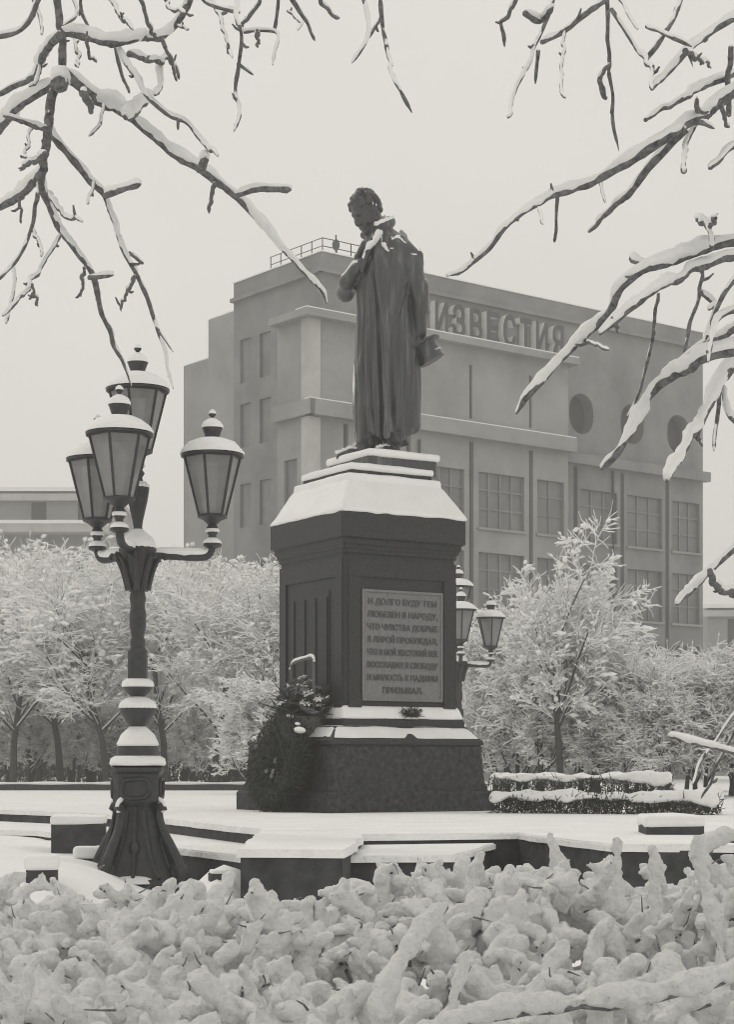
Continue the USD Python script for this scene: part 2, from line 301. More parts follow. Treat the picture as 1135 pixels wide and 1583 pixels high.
snow_block('granite_block', 322, 352, 1349, 1370, 17.2, 0.25, 'tiny stone showing through the snow between lamp and steps', 0.2, 0.03)
snow_block('granite_block', 1003, 1092, 1270, 1302, 20.0, 0.9, 'flat granite block under thick snow at the right end of the terrace', -0.05, 0.07)

# ------------------------------------------------------------------ monument pedestal
TH = math.atan2(-0.525, -0.851); CX, CY = 0.0, 31.5
ped = thing('monument_pedestal', 'tall dark granite pedestal with snowy cap and inscribed plaque, carrying the statue', 'pedestal', (CX, CY, 0), TH)
A = lambda z: z + ZC
obj('foundation', loft([rect_ring(-1.56, 1.70, -1.56, 1.56, T - 0.1, 0.02), rect_ring(-1.56, 1.70, -1.56, 1.56, A(-0.44), 0.02), rect_ring(-1.53, 1.67, -1.53, 1.53, A(-0.40), 0.02)]), ROUGH_GRANITE, ped)
def pl(s, z, ch): return rect_ring(-s / 2, s / 2 + 0.13, -s / 2, s / 2, z, ch)
obj('plinth', loft([pl(2.98, A(-0.43), 0.03), pl(2.95, A(-0.3), 0.03), pl(2.945, A(-0.27), 0.085), pl(2.86, A(0.30), 0.085), pl(2.86, A(0.33), 0.02)]), ROUGH_GRANITE, ped)
obj('plinth_moulding', loft([pl(2.80, A(0.333), 0.02), pl(2.80, A(0.36), 0.02), pl(2.86, A(0.363), 0.02), pl(2.86, A(0.42), 0.02), pl(2.83, A(0.44), 0.02), pl(2.45, A(0.66), 0.02)]), GRANITE, ped)
obj('base_step', sq([(2.40, A(0.66)), (2.40, A(0.76)), (2.36, A(0.79)), (2.24, A(0.98))], 0.02), GRANITE, ped)
obj('die', sq([(2.20, A(0.96)), (2.20, A(3.46)), (2.26, A(3.49)), (2.26, A(3.55))], 0.07), GRANITE, ped)
# pilaster strips and frames on the four faces
def on_face(mesh, k): mesh = mesh.copy(); mesh.apply_transform(trimesh.transformations.rotation_matrix(k * math.pi / 2, (0, 0, 1))); return mesh
for k in range(4):                                               # k=0 the statue's front, k=1 the plaque side
    for y in (-0.93, 0.93):
        obj('pilaster', on_face(box(1.096, 1.13, y - 0.11, y + 0.11, A(1.0), A(3.1)), k), GRANITE, ped)
        obj('pilaster_base', on_face(box(1.096, 1.15, y - 0.12, y + 0.12, A(0.97), A(1.12)), k), GRANITE, ped)
    obj('frieze', on_face(box(1.096, 1.125, -1.04, 1.04, A(3.103), A(3.4)), k), GRANITE, ped)
obj('front_panel', box(1.096, 1.118, -0.62, 0.62, A(1.25), A(2.9)), GRANITE, ped)
for y in (-0.55, -0.18, 0.18, 0.55): obj('panel_moulding', box(1.118, 1.138, y - 0.025, y + 0.025, A(1.35), A(2.8)), GRANITE, ped)
plq = obj('plaque', on_face(box(1.096, 1.126, -0.79, 0.79, A(1.08), A(2.90)), 1), PLAQUE, ped)
for a, b, c, d in ((-0.79, 0.79, 2.86, 2.90), (-0.79, 0.79, 1.08, 1.12), (-0.79, -0.75, 1.12, 2.86), (0.75, 0.79, 1.12, 2.86)):
    obj('plaque_frame', on_face(box(1.126, 1.142, a, b, A(c), A(d)), 1), PLAQUE, ped)
LINES = ['И ДОЛГО БУДУ ТЕМ', 'ЛЮБЕЗЕН Я НАРОДУ,', 'ЧТО ЧУВСТВА ДОБРЫЕ', 'Я ЛИРОЙ ПРОБУЖДАЛ,', 'ЧТО В МОЙ ЖЕСТОКИЙ ВЕК', 'ВОССЛАВИЛ Я СВОБОДУ', 'И МИЛОСТЬ К ПАДШИМ', 'ПРИЗЫВАЛ.']
for i, s in enumerate(LINES):
    tm = meshkit.text_mesh(s, 0.098, 0.012, bold=True)
    b = tm.bounds; wd = b[1][0] - b[0][0]; fx = min(1.38 / wd, 1.0)
    v = tm.vertices.copy(); v[:, 0] = (v[:, 0] - (b[0][0] + b[1][0]) / 2) * fx
    z = A(2.66 - i * 0.207)
    tm.vertices = np.stack([-v[:, 0] * 1.0, 1.126 + v[:, 2], z + v[:, 1]], 1)
    obj('inscription_line', tm, LETTER, plq)
obj('cornice', sq([(2.28, A(3.55)), (2.28, A(3.60)), (2.34, A(3.63)), (2.34, A(3.70)), (2.44, A(3.73)), (2.44, A(4.13)), (2.42, A(4.15))], 0.03), GRANITE, ped)
obj('cap', sq([(2.40, A(4.15)), (1.86, A(4.62)), (1.84, A(4.63)), (1.84, A(4.70))], 0.03), GRANITE, ped)
obj('upper_step', sq([(1.62, A(4.70)), (1.62, A(4.93))], 0.03), GRANITE, ped)
# snow on the pedestal
def snow_sdf(lo, hi, h, boxes, noise=0.02, seed=1, name='snow'):
    """Rounded snow from boxes (centre, half size, rounding) or frusta."""
    f = Field(lo, hi, h); g = np.stack(np.meshgrid(*[f.lo[k] + f.h * np.arange(f.n[k]) for k in range(3)], indexing='ij'), -1)
    nz = meshkit.fbm(g * 2.6, 3, seed) - 0.5
    for b in boxes:
        if len(b) == 3:
            q = np.abs(g - np.array(b[0])) - (np.array(b[1]) - b[2]); d = np.linalg.norm(np.maximum(q, 0), axis=-1) + np.minimum(q.max(-1), 0) - b[2]
        else:                                                     # frustum: s0 z0 s1 z1 dx
            s0, z0, s1, z1, dx = b; t = np.clip((g[..., 2] - z0) / (z1 - z0), 0, 1); hs = (s0 + (s1 - s0) * t) / 2
            sl = math.hypot(1, (s0 - s1) / 2 / (z1 - z0))
            q = np.stack([(np.maximum(g[..., 0] - dx, -g[..., 0]) - hs) / sl, (np.abs(g[..., 1]) - hs) / sl, np.abs(g[..., 2] - (z0 + z1) / 2) - (z1 - z0) / 2], -1) + 0.05
            d = np.linalg.norm(np.maximum(q, 0), axis=-1) + np.minimum(q.max(-1), 0) - 0.05
        f.put((slice(None),) * 3, d + noise * nz * 2, 0.04)
    return f.mesh()
obj('snow', snow_sdf((-1.4, -1.4, A(4.05)), (1.4, 1.4, A(5.05)), 0.036, [(2.52, A(4.125), 1.88, A(4.70), 0.0), ((0, 0, A(4.75)), (0.93, 0.93, 0.08), 0.06)], 0.025), SNOW, ped, smooth=True, label='thick snow on the sloping cap')
obj('snow', snow_sdf((-1.0, -1.0, A(4.85)), (1.0, 1.0, A(5.1)), 0.028, [((0, 0, A(4.95)), (0.84, 0.84, 0.065), 0.05)], 0.012, 4), SNOW, ped, smooth=True)
obj('snow', snow_sdf((-1.6, -1.6, A(0.36)), (1.75, 1.6, A(0.8)), 0.036, [(2.86, A(0.428), 2.46, A(0.67), 0.13)], 0.012, 2), SNOW, ped, smooth=True)
obj('snow', snow_sdf((-1.4, -1.4, A(0.7)), (1.4, 1.4, A(1.12)), 0.032, [(2.42, A(0.772), 2.26, A(1.0), 0.0)], 0.012, 3), SNOW, ped, smooth=True)
for y, z0, s in ((1.53, A(-0.43), 0.05), (1.53, A(-0.25), 0.06)):
    pass

# ------------------------------------------------------------------ statue
SC = 2.55; SZ = A(5.20)
def build_statue():
    f = Field((-0.42, -0.42, -0.06), (0.42, 0.42, 1.90), 0.0074)
    sl = (slice(None),) * 3; _, g = f.local(f.lo, f.lo + f.h * (f.n - 1), 0.0); g = g.astype(np.float32)
    X, Y, Z = g[..., 0], g[..., 1], g[..., 2]
    zt = [0.0, 0.10, 0.35, 0.7, 1.0, 1.2, 1.30, 1.38, 1.46, 1.53, 1.6]
    rx = np.interp(Z, zt, [.150, .155, .170, .172, .160, .165, .157, .140, .115, .085, .060]); ry = np.interp(Z, zt, [.185, .195, .215, .21, .195, .205, .197, .172, .142, .108, .070])
    cx = np.interp(Z, zt, [0, 0, 0, -.005, -.005, 0, -.003, -.005, .005, .03, .05])
    th = np.arctan2(Y / ry, (X - cx) / rx); rho = np.hypot(Y / ry, (X - cx) / rx)
    amp = np.interp(Z, [0, .3, .8, 1.1, 1.4], [.15, .14, .12, .085, .04])
    ph = 0.8 * np.sin(2.1 * Z + 1) + 0.5 * np.sin(5 * Z)
    tw = th + 0.28 * np.sin(2.6 * Z + 0.6 + th) + 0.10 * np.sin(6.5 * Z + 2 * th)
    def ridge(fr, fz, sd): return 1 - 2 * np.abs(2 * meshkit.noise(np.stack([np.cos(tw) * fr, np.sin(tw) * fr, Z * fz], -1), sd) - 1)
    fold = 1 + amp * (0.85 * ridge(3.0, 0.9, 3) + 0.55 * ridge(5.5, 1.4, 8) + 0.22 * np.sin(9 * tw + ph))
    for t0, wd, dp, s_ in ((.72, .05, .24, 1.0), (.42, .04, .14, 2.0), (1.25, .05, .16, 3.0), (1.75, .05, .18, 4.0), (.02, .05, .16, 5.0), (-.35, .05, .14, 6.0), (2.3, .06, .18, 7.0)):
        fold = fold - dp * np.exp(-((np.mod(th - t0 - .10 * np.sin(2.2 * Z + s_) + .12 * (Z - .6) + np.pi, 2 * np.pi) - np.pi) / wd) ** 2) * np.interp(Z, [.1, .3, 1.15, 1.36], [1, .9, .5, 0])
    # the cloak: from the left shoulder round the back, its front edge falling at the statue's left
    edge = 0.80 + 0.25 * np.sin(2.4 * Z + 0.3) - 0.15 * Z
    inc = 1 / (1 + np.exp(-(np.mod(th - edge, 2 * np.pi) - 0.02) / 0.025)) * (np.mod(th - edge, 2 * np.pi) < 4.0)
    low = 1 / (1 + np.exp(-np.clip((Z - (0.16 + 0.06 * np.sin(3 * th))) / 0.008, -50, 50)))
    fold = fold + 0.17 * inc * low * np.interp(Z, [1.25, 1.46], [1, 0]) + 0.07 * inc * low * ridge(4.0, 1.0, 21)
    # short shoulder cape
    cape = 1 / (1 + np.exp(-(Z - (1.28 + 0.05 * np.cos(th - 2.0))) / 0.006)) * (1 / (1 + np.exp(-(np.mod(th - 1.0, 2 * np.pi) - 0.02) / 0.03))) * (np.mod(th - 1.0, 2 * np.pi) < 3.2)
    fold = fold + 0.13 * cape * np.interp(Z, [1.25, 1.42], [1, 0.0])
    # the open front: a groove between the coat's skirts
    fold = fold - 0.20 * np.exp(-((th - 0.12) / 0.10) ** 2) * np.interp(Z, [.1, .9, 1.1], [1, .5, 0])
    d = (rho - fold) * np.minimum(rx, ry) * 0.85
    hem = 0.13 + 0.03 * np.sin(2 * th + 0.6) + 0.02 * np.sin(7 * th)
    d = np.maximum(d, hem - Z); d = np.maximum(d, Z - 1.56)
    f.put(sl, d.astype(np.float32), 0.012)
    # a fold bundle gathered low at the back
    f.capsule((-.14, .17, .95), (-.12, .20, .22), .035, .055, .03); f.capsule((-.04, .22, 1.1), (.0, .225, .2), .018, .036, .012); f.capsule((.06, .20, 1.0), (.09, .195, .14), .012, .026, .01)
    f.chain([(-.10, .23, 1.36), (-.02, .25, 1.15), (.10, .20, .92)], [.012, .02, .012], .01); f.chain([(-.06, .245, 1.2), (.03, .24, .95), (.08, .20, .75)], [.01, .018, .01], .01)
    f.ellipsoid((-.045, .03, 1.45), (.095, .11, .085), k=.04); f.chain([(-.07, .20, 1.38), (-.12, .265, 1.33), (-.14, .275, 1.29)], [.045, .032, .010], .02)
    # legs and shoes
    for (x, y, tx, ty) in ((0.115, -0.085, 0.275, -0.125), (-0.02, 0.09, 0.135, 0.125)):
        f.capsule((x - .02, y, .2), (x, y, .05), .062, .05, .02)
        f.chain([(x - .03, y, .035), ((x + tx) / 2, (y + ty) / 2, .045), (tx - .03, ty, .03), (tx, ty, .022)], [.045, .042, .036, .024], .015)
    # right arm: hand thrust into the coat
    f.chain([(-.01, -.16, 1.405), (.06, -.262, 1.30), (.145, -.26, 1.165)], [.075, .07, .06], .03)
    f.chain([(.145, -.26, 1.165), (.20, -.15, 1.20), (.19, -.04, 1.27)], [.06, .052, .043], .02)
    for k in range(4): f.chain([(.193, -.035, 1.262 + .018 * k), (.183, .005, 1.268 + .018 * k), (.165, .03, 1.265 + .018 * k)], [.012, .011, .009], .004)
    # left arm: hangs behind the hip and holds the hat
    f.chain([(-.035, .155, 1.405), (-.085, .235, 1.27), (-.125, .255, 1.12)], [.078, .072, .062], .03)
    f.chain([(-.125, .272, 1.12), (-.155, .25, .97), (-.165, .225, .84)], [.066, .055, .042], .02)
    f.ellipsoid((-.168, .222, .79), (.028, .022, .05), k=.012)
    for k in range(4): f.chain([(-.15 - .016 * k, .235, .77), (-.152 - .016 * k, .243, .735), (-.15 - .016 * k, .228, .70)], [.011, .010, .008], .004)
    f.chain([(-.145, .215, .80), (-.13, .232, .77), (-.128, .236, .745)], [.012, .011, .009], .004)
    # neck, collar
    f.capsule((.0, 0, 1.44), (.09, .01, 1.60), .088, .068, .03)
    a = np.linspace(-2.05, 2.05, 15)
    col = np.stack([.055 - .095 * np.cos(a), .10 * np.sin(a), 1.545 + 0.055 * np.cos(a)], 1); f.chain(col, np.interp(np.abs(a), [0, 2.5], [.040, .024]), .012)
    f.chain([(.115, .06, 1.455), (.165, .07, 1.36), (.185, .03, 1.24)], [.022, .02, .012], .0124)
    f.chain([(.115, -.06, 1.455), (.165, -.07, 1.36), (.185, -.03, 1.26)], [.022, .02, .012], .0124)
    # head
    R = rotm(0.12, 0.60); C = np.array([.140, .012, 1.640]); h = lambda x, y, z: C + R @ np.array([x, y, z])
    f.ellipsoid(h(0, 0, .02), (.102, .080, .112), R, .01); f.ellipsoid(h(.035, 0, -.045), (.062, .058, .082), R, .03)
    f.ellipsoid(h(.072, 0, -.098), (.026, .026, .024), R, .02)                                    # chin
    f.capsule(h(.092, 0, .012), h(.118, 0, -.030), .011, .016, .014); f.capsule(h(.105, .012, -.034), h(.105, -.012, -.034), .010, .010, .008)   # nose
    f.chain([h(.078, .048, .026), h(.096, .02, .03), h(.096, -.02, .03), h(.078, -.048, .026)], [.012, .013, .013, .012], .0124)                  # brow
    for s in (1, -1):
        f.ellipsoid(h(.097, .033 * s, .006), (.016, .018, .012), R, .01, cut=True); f.ellipsoid(h(.082, .033 * s, .006), (.012, .013, .010), R, .004)
        f.ellipsoid(h(.062, .048 * s, -.03), (.03, .022, .03), R, .02)                              # cheek
        f.ellipsoid(h(-.01, .082 * s, -.012), (.022, .010, .032), R, .006)                           # ear
        f.chain([h(.005, .076 * s, .01), h(.03, .066 * s, -.05), h(.04, .055 * s, -.075)], [.022, .022, .014], .0124)  # whisker
    f.capsule(h(.094, .022, -.062), h(.094, -.022, -.062), .009, .009, .006); f.capsule(h(.090, .018, -.076), h(.090, -.018, -.076), .010, .010, .006)
    r = np.random.default_rng(5)
    for _ in range(150):                                                                          # curls
        q = r.normal(size=3); q /= np.linalg.norm(q)
        if q[0] > 0.62 and q[2] < 0.55: continue
        if q[2] < -0.5 or (q[2] < 0 and q[0] > 0.1): continue
        p = q * (.105, .088, .115) + (-.008, 0, .03); rr = r.uniform(.014, .024)
        f.ellipsoid(h(*p), (rr, rr, rr), k=.008)
    mesh = f.mesh()
    # hat, held behind the hip
    hat = Field((-.37, .04, .55), (-.02, .40, .91), 0.006); HR = rotm(2.6, -0.5); hc = np.array([-.20, .215, .765])
    sl2, gg = hat.local(hat.lo, hat.lo + hat.h * (hat.n - 1), 0); q = (gg - hc) @ HR
    rad = np.hypot(q[..., 0], q[..., 1]); br = np.maximum(np.abs(q[..., 2] - 0.25 * np.minimum(np.abs(q[..., 1]), .09) ** 2 * 20 * .15) - .008, rad - .118)
    cr = np.maximum(np.abs(q[..., 2] + .062) - .062, rad - (.082 - .12 * (q[..., 2] + .05)))
    hat.put(sl2, (br).astype(np.float32), .01); hat.put(sl2, cr.astype(np.float32), .012)
    snow = Field(f.lo, f.lo + f.h * (f.n - 1), f.h); sv = f.shifted(0.045, 0.0165, 3, 9.0)
    ex = Field(f.lo, f.lo + f.h * (f.n - 1), f.h); ex.v = sv
    up = np.array([0, 0, .035]); ex.chain(col[4:] + up, np.full(11, .028), .012); ex.chain([(.10, .095, 1.50), (.15, .085, 1.42), (.185, .05, 1.33)], [.032, .026, .014], .0124)
    ex.chain([(-.02, -.08, 1.54), (-.01, -.16, 1.48), (.06, -.255, 1.365), (.135, -.262, 1.225)], [.024, .034, .030, .022], .015)
    ex.chain([(.215, -.03, .66), (.205, -.05, .5), (.20, -.06, .36)], [.003, .009, .003], .006); ex.chain([(.29, -.125, .06), (.2, -.11, .10), (.13, -.09, .15)], [.02, .024, .01], .01)
    ex.chain([(.15, -.25, 1.225), (.19, -.17, 1.245)], [.018, .02], .0124)
    ex.chain([(-.09, .06, 1.545), (-.07, .13, 1.495), (-.085, .20, 1.41)], [.024, .032, .016], .015); ex.chain([(.06, .11, 1.49), (.08, .15, 1.41), (.06, .20, 1.32)], [.016, .018, .006], .01)
    ex.chain([(.02, .155, 1.46), (.0, .22, 1.34), (-.02, .245, 1.25)], [.02, .014, .004], .01); sv = ex.v
    sm = f.mesh(sv); hs = hat.mesh(hat.shifted(0.036, 0.011, 4, 9.0))
    sm.update_faces(np.ones(len(sm.faces), bool))
    return mesh, hat.mesh(), cat_([sm, hs])
body_m, hat_m, snow_m = build_statue()
# keep only the snow that shows: pieces that look up
n = snow_m.face_normals; keep = n[:, 2] > -0.25
snow_m = trimesh.Trimesh(snow_m.vertices, snow_m.faces[keep], process=False)
st = thing('statue', 'dark bronze statue of a cloaked standing man with bowed head and snowy shoulders', 'statue', (CX + 0.27, CY + 0.02, SZ), TH, scale=(SC * .965, SC * .965, SC))
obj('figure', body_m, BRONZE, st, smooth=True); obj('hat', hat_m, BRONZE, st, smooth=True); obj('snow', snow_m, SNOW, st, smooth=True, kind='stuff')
bs = 0.62 / SC * 1.0
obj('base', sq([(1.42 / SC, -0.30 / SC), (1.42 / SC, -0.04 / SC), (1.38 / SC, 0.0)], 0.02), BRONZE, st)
sb = snow_sdf((-0.8, -0.8, -0.12), (0.8, 0.8, 0.16), 0.02, [((0, 0, 0.012), (0.745, 0.745, 0.066), 0.05)], 0.012, 8); sb.apply_scale(1 / SC)
obj('base_snow', sb, SNOW, st, smooth=True)

# ------------------------------------------------------------------ street lamps with four lanterns
PX = 1 / 141.4                                                    # metres per photo pixel at the near lamp
def lantern(t, cx, cy, z, k=1.0):
    k = k * 0.96
    """z is the foot of the glass."""
    q = lambda y: z + (797 - y) * PX * k; R = lambda r: r * PX * k
    rot = 0.32; h6 = lambda r, y: ngon(R(r), 6, q(y), rot, cx, cy)
    fr = [lathe([(R(9), q(845)), (R(6), q(838)), (R(6), q(828)), (R(10), q(822)), (R(10), q(816)), (R(7), q(810)), (R(15), q(803)), (R(24), q(799)), (R(24), q(795)), (R(20), q(794))], 16, 0, cx, cy)]
    for i in range(6):
        a = rot + i * math.pi / 3; e = np.array([math.cos(a), math.sin(a)])
        fr.append(tube([(cx + e[0] * R(22), cy + e[1] * R(22), q(796)), (cx + e[0] * R(46), cy + e[1] * R(46), q(701))], [R(2.2), R(2.4)], 6))
    for y, r in ((701, 47), (796, 22.5)):
        p = h6(r, y); fr += [tube([p[i], p[(i + 1) % 6]], R(2.3), 6) for i in range(6)]
    L = obj('lantern', cat_(fr), IRON, t, smooth=35)
    for i in range(6):
        a, b = rot + i * math.pi / 3, rot + (i + 1) * math.pi / 3; P = lambda ang, r, y: np.array([cx + R(r) * math.cos(ang), cy + R(r) * math.sin(ang), q(y)])
        c = [P(a, 22, 795), P(b, 22, 795), P(b, 45.3, 702), P(a, 45.3, 702)]
        obj('pane', (np.array(c), np.array([[0, 1, 2], [0, 2, 3]])), GLASS, L)
    obj('roof', lathe([(R(46), q(701)), (R(51), q(701)), (R(51), q(698)), (R(44), q(690)), (R(32), q(681)), (R(15), q(676)), (R(12), q(674))], 24, 0, cx, cy), IRON, L, smooth=40)
    obj('chimney', lathe([(R(12), q(676)), (R(11), q(670)), (R(16), q(656)), (R(17), q(654)), (R(13), q(652)), (R(7), q(645)), (R(4), q(640))], 16, 0, cx, cy), IRON, L, smooth=40)
    obj('finial', lathe([(R(3), q(641)), (R(2.5), q(637)), (R(6), q(633)), (R(6), q(630)), (R(2), q(626))], 10, 0, cx, cy), IRON, L, smooth=40)
    jit = lambda n, s: 1 + 0.10 * (meshkit.noise(np.stack([np.cos(np.arange(n) * 2 * np.pi / n) * 1.5 + cx * 9, np.sin(np.arange(n) * 2 * np.pi / n) * 1.5 + cy * 5, np.full(n, s)], 1), 3) - 0.5)
    def cap(prof, n=24): return loft([ngon(R(r) * jit(n, r), n, q(y), 0, cx, cy) for r, y in prof])
    sn = [cap([(47, 696), (52.5, 697), (52.5, 694), (47, 686), (37, 677.5), (24, 672), (13, 670), (11, 670)]),
          cap([(14, 653), (17.5, 654), (17.5, 650), (14, 644), (8, 640), (4, 638)]), cap([(3, 631), (6.5, 631), (5.5, 627), (2, 624)], 10),
          cap([(9, 823), (12, 821), (11, 817), (7, 814)], 12)]
    obj('snow', cat_(sn), SNOW, L, smooth=50, kind='stuff')

def lamp():
    o = on(213, 1390, 0.0)
    t = thing('street_lamp', 'near ornate cast iron street lamp with four snow capped lanterns, left foreground', 'street lamp', o)
    q = lambda y: (1390 - y) * PX; R = lambda r: r * PX
    obj('foot', cat_([sq([(R(150), -0.15), (R(150), q(1378)), (R(142), q(1376)), (R(142), q(1368)), (R(130), q(1364)), (R(122), q(1356))], R(16))]), IRON, t, smooth=25)
    # flared lower body with four scroll brackets
    obj('pedestal', sq([(R(118), q(1358)), (R(94), q(1330)), (R(76), q(1300)), (R(64), q(1270)), (R(58), q(1247)), (R(70), q(1238)), (R(70), q(1196)), (R(78), q(1192)), (R(78), q(1186))], R(10)), IRON, t, smooth=25)
    for k in range(4):
        a = k * math.pi / 2 + 0.55 + math.pi / 4 - 0.3
        e = np.array([math.cos(a), math.sin(a)]); prof = [(72, 1366), (86, 1356), (84, 1342), (72, 1338), (70, 1346), (76, 1350), (78, 1334), (64, 1308), (48, 1282), (40, 1258), (45, 1244), (50, 1252)]
        pts = resample([(e[0] * R(r), e[1] * R(r), q(y)) for r, y in prof], 0.03)
        obj('scroll_bracket', tube(pts, np.linspace(R(11), R(6), len(pts)), 8), IRON, t, smooth=40)
    for k in range(4):
        a = k * math.pi / 2; e = np.array([math.cos(a), math.sin(a), 0])
        m = cat_([trimesh.creation.icosphere(1, R(9)) for _ in range(1)]); m.apply_scale((1, 1, 1.5)); m.apply_translation(e * R(40) + (0, 0, q(1310))); obj('boss', m, IRON, t, smooth=True)
    for k in range(4):                                            # cast ornament on the flared faces
        e = np.array([math.cos(k * math.pi / 2 - math.pi / 2), math.sin(k * math.pi / 2 - math.pi / 2), 0]); w = np.array([-e[1], e[0], 0])
        ps = [tube(resample([e * R(r) + w * R(x) + (0, 0, q(y)) for r, x, y in pp], .02), R(3.2), 6) for pp in ([(33, 0, 1246), (35, 0, 1270), (42, 0, 1300), (52, 0, 1330), (61, 0, 1356)], [(34, 12, 1252), (38, 16, 1280), (46, 22, 1310), (55, 30, 1336), (61, 40, 1354)], [(34, -12, 1252), (38, -16, 1280), (46, -22, 1310), (55, -30, 1336), (61, -40, 1354)], [(36.5, -18, 1205), (36.5, 18, 1205), (36.5, 18, 1230), (36.5, -18, 1230), (36.5, -18, 1206)])]
        obj('ornament', cat_(ps), IRON, t, smooth=40)
    obj('shaft', cat_([lathe([(R(36), q(1186)), (R(41), q(1183)), (R(41), q(1174)), (R(34), q(1170)), (R(31), q(1152)), (R(24), q(1146)), (R(14), q(1130)), (R(12), q(1124)), (R(18), q(1116)), (R(28), q(1100)), (R(29), q(1094)),
                            (R(22), q(1090)), (R(9), q(1082)), (R(9), q(1078)), (R(20), q(1068)), (R(24), q(1062)), (R(22), q(1056)), (R(14), q(1052))], 24),
                            sq([(R(28), q(1052)), (R(28), q(1006)), (R(24), q(1002))], R(4)),
                            lathe([(R(11), q(1003)), (R(12), q(990)), (R(9.5), q(985)), (R(13), q(968)), (R(13), q(950)), (R(11), q(935)), (R(13), q(925)), (R(11), q(915)), (R(16), q(900)), (R(22), q(880)), (R(27), q(862)), (R(30), q(850)), (R(26), q(843)), (R(12), q(836))], 16)]), IRON, t, smooth=35)
    for i in range(8):                                            # leaves of the capital
        a = i * math.pi / 4; e = np.array([math.cos(a), math.sin(a)])
        pts = resample([(e[0] * R(r), e[1] * R(r), q(y)) for r, y in ((14, 912), (22, 885), (31, 866), (40, 858), (43, 866))], 0.02)
        obj('capital_leaf', tube(pts, np.linspace(R(6), R(3), len(pts)), 6), IRON, t, smooth=40)
    obj('centre_post', cat_([lathe([(R(12), q(845)), (R(9), q(826)), (R(7), q(815)), (R(8), q(806)), (R(15), q(775)), (R(18), q(757)), (R(18), q(752)), (R(9), q(748)), (R(7), q(738)), (R(11), q(732)), (R(7), q(726)), (R(6), q(700))], 18)]), IRON, t, smooth=35)
    arms = [(0.10, 115, 0, 1.0), (math.radians(143), 88, 0, 1.0), (math.radians(258), 84, 12, 1.03)]
    for ang, L, rise, k in arms:
        e = np.array([math.cos(ang), math.sin(ang)])
        pts = resample([(e[0] * R(r), e[1] * R(r), q(y - rise * min(1, r / L))) for r, y in ((10, 858), (40, 858), (L * .8, 860), (L - 6, 856), (L, 842))], 0.03)
        arm = obj('arm', cat_([tube(pts, R(6.5), 10), lathe([(R(8), q(846 - rise)), (R(14), q(843 - rise)), (R(14), q(838 - rise)), (R(7), q(834 - rise)), (R(6), q(826 - rise))], 14, 0, e[0] * R(L), e[1] * R(L))]), IRON, t, smooth=40)
        sp = pts[2:-2] + (0, 0, R(6)); obj('snow', cat_([tube(sp, R(6.5) * (0.75 + 0.5 * np.sin(np.linspace(0, math.pi, len(sp)))), 8, 3, 0.2, 12), lathe([(R(9), q(838 - rise)), (R(15), q(839 - rise)), (R(13), q(834 - rise)), (R(7), q(830 - rise))], 12, 0, e[0] * R(L), e[1] * R(L))]), SNOW, arm, smooth=50)
        obj_z = q(842 - rise) - (797 - 842) * PX * k * -1.0
        lantern(t, e[0] * R(L), e[1] * R(L), q(842 - rise) + 45 * PX * k, k)
    lantern(t, 0, 0, q(700) + 2 * PX, 1.0)
    sn = [lathe([(R(42), q(1183)), (R(44), q(1180)), (R(42), q(1172)), (R(35), q(1168))], 24), lathe([(R(31), q(1153)), (R(33), q(1150)), (R(26), q(1135)), (R(14), q(1124)), (R(12), q(1122))], 24),
          lathe([(R(62), q(1364)), (R(70), q(1362)), (R(64), q(1354)), (R(56), q(1350))], 20), lathe([(R(28), q(1096)), (R(30), q(1093)), (R(28), q(1086)), (R(18), q(1079)), (R(9), q(1076))], 20), lathe([(R(23), q(1063)), (R(25.5), q(1060)), (R(24), q(1053)), (R(17), q(1049))], 20),
          lathe([(R(28), q(848)), (R(29), q(843)), (R(24), q(832)), (R(12), q(822)), (R(8), q(818))], 18), lathe([(R(18), q(754)), (R(19), q(751)), (R(13), q(745)), (R(7), q(744))], 16)]
    for k in range(4):
        a = k * math.pi / 2 + 0.55 + math.pi / 4 - 0.3; e = np.array([math.cos(a), math.sin(a)])
        sn.append(tube(resample([(e[0] * R(r), e[1] * R(r), q(y)) for r, y in ((36, 1232), (44, 1236), (50, 1243), (47, 1254))], .02), R(3.5), 8, k, .3, 20))
        sn.append(tube(resample([(e[0] * R(r), e[1] * R(r), q(y)) for r, y in ((44, 1278), (60, 1306), (76, 1331), (87, 1346), (84, 1356))], .03), np.linspace(R(2), R(8), len(resample([(e[0] * R(r), e[1] * R(r), q(y)) for r, y in ((44, 1278), (60, 1306), (76, 1331), (87, 1346), (84, 1356))], .03))), 8, k + 4, .3, 18))
    obj('snow', cat_(sn), SNOW, t, smooth=50, kind='stuff')
    return t
LAMP = lamp()
dup(LAMP, 'distant twin of the four lantern lamp, half hidden behind the pedestal', 'street lamp', (at(709, 1, 42.8)[0], 42.8, 0.05), 0.25)

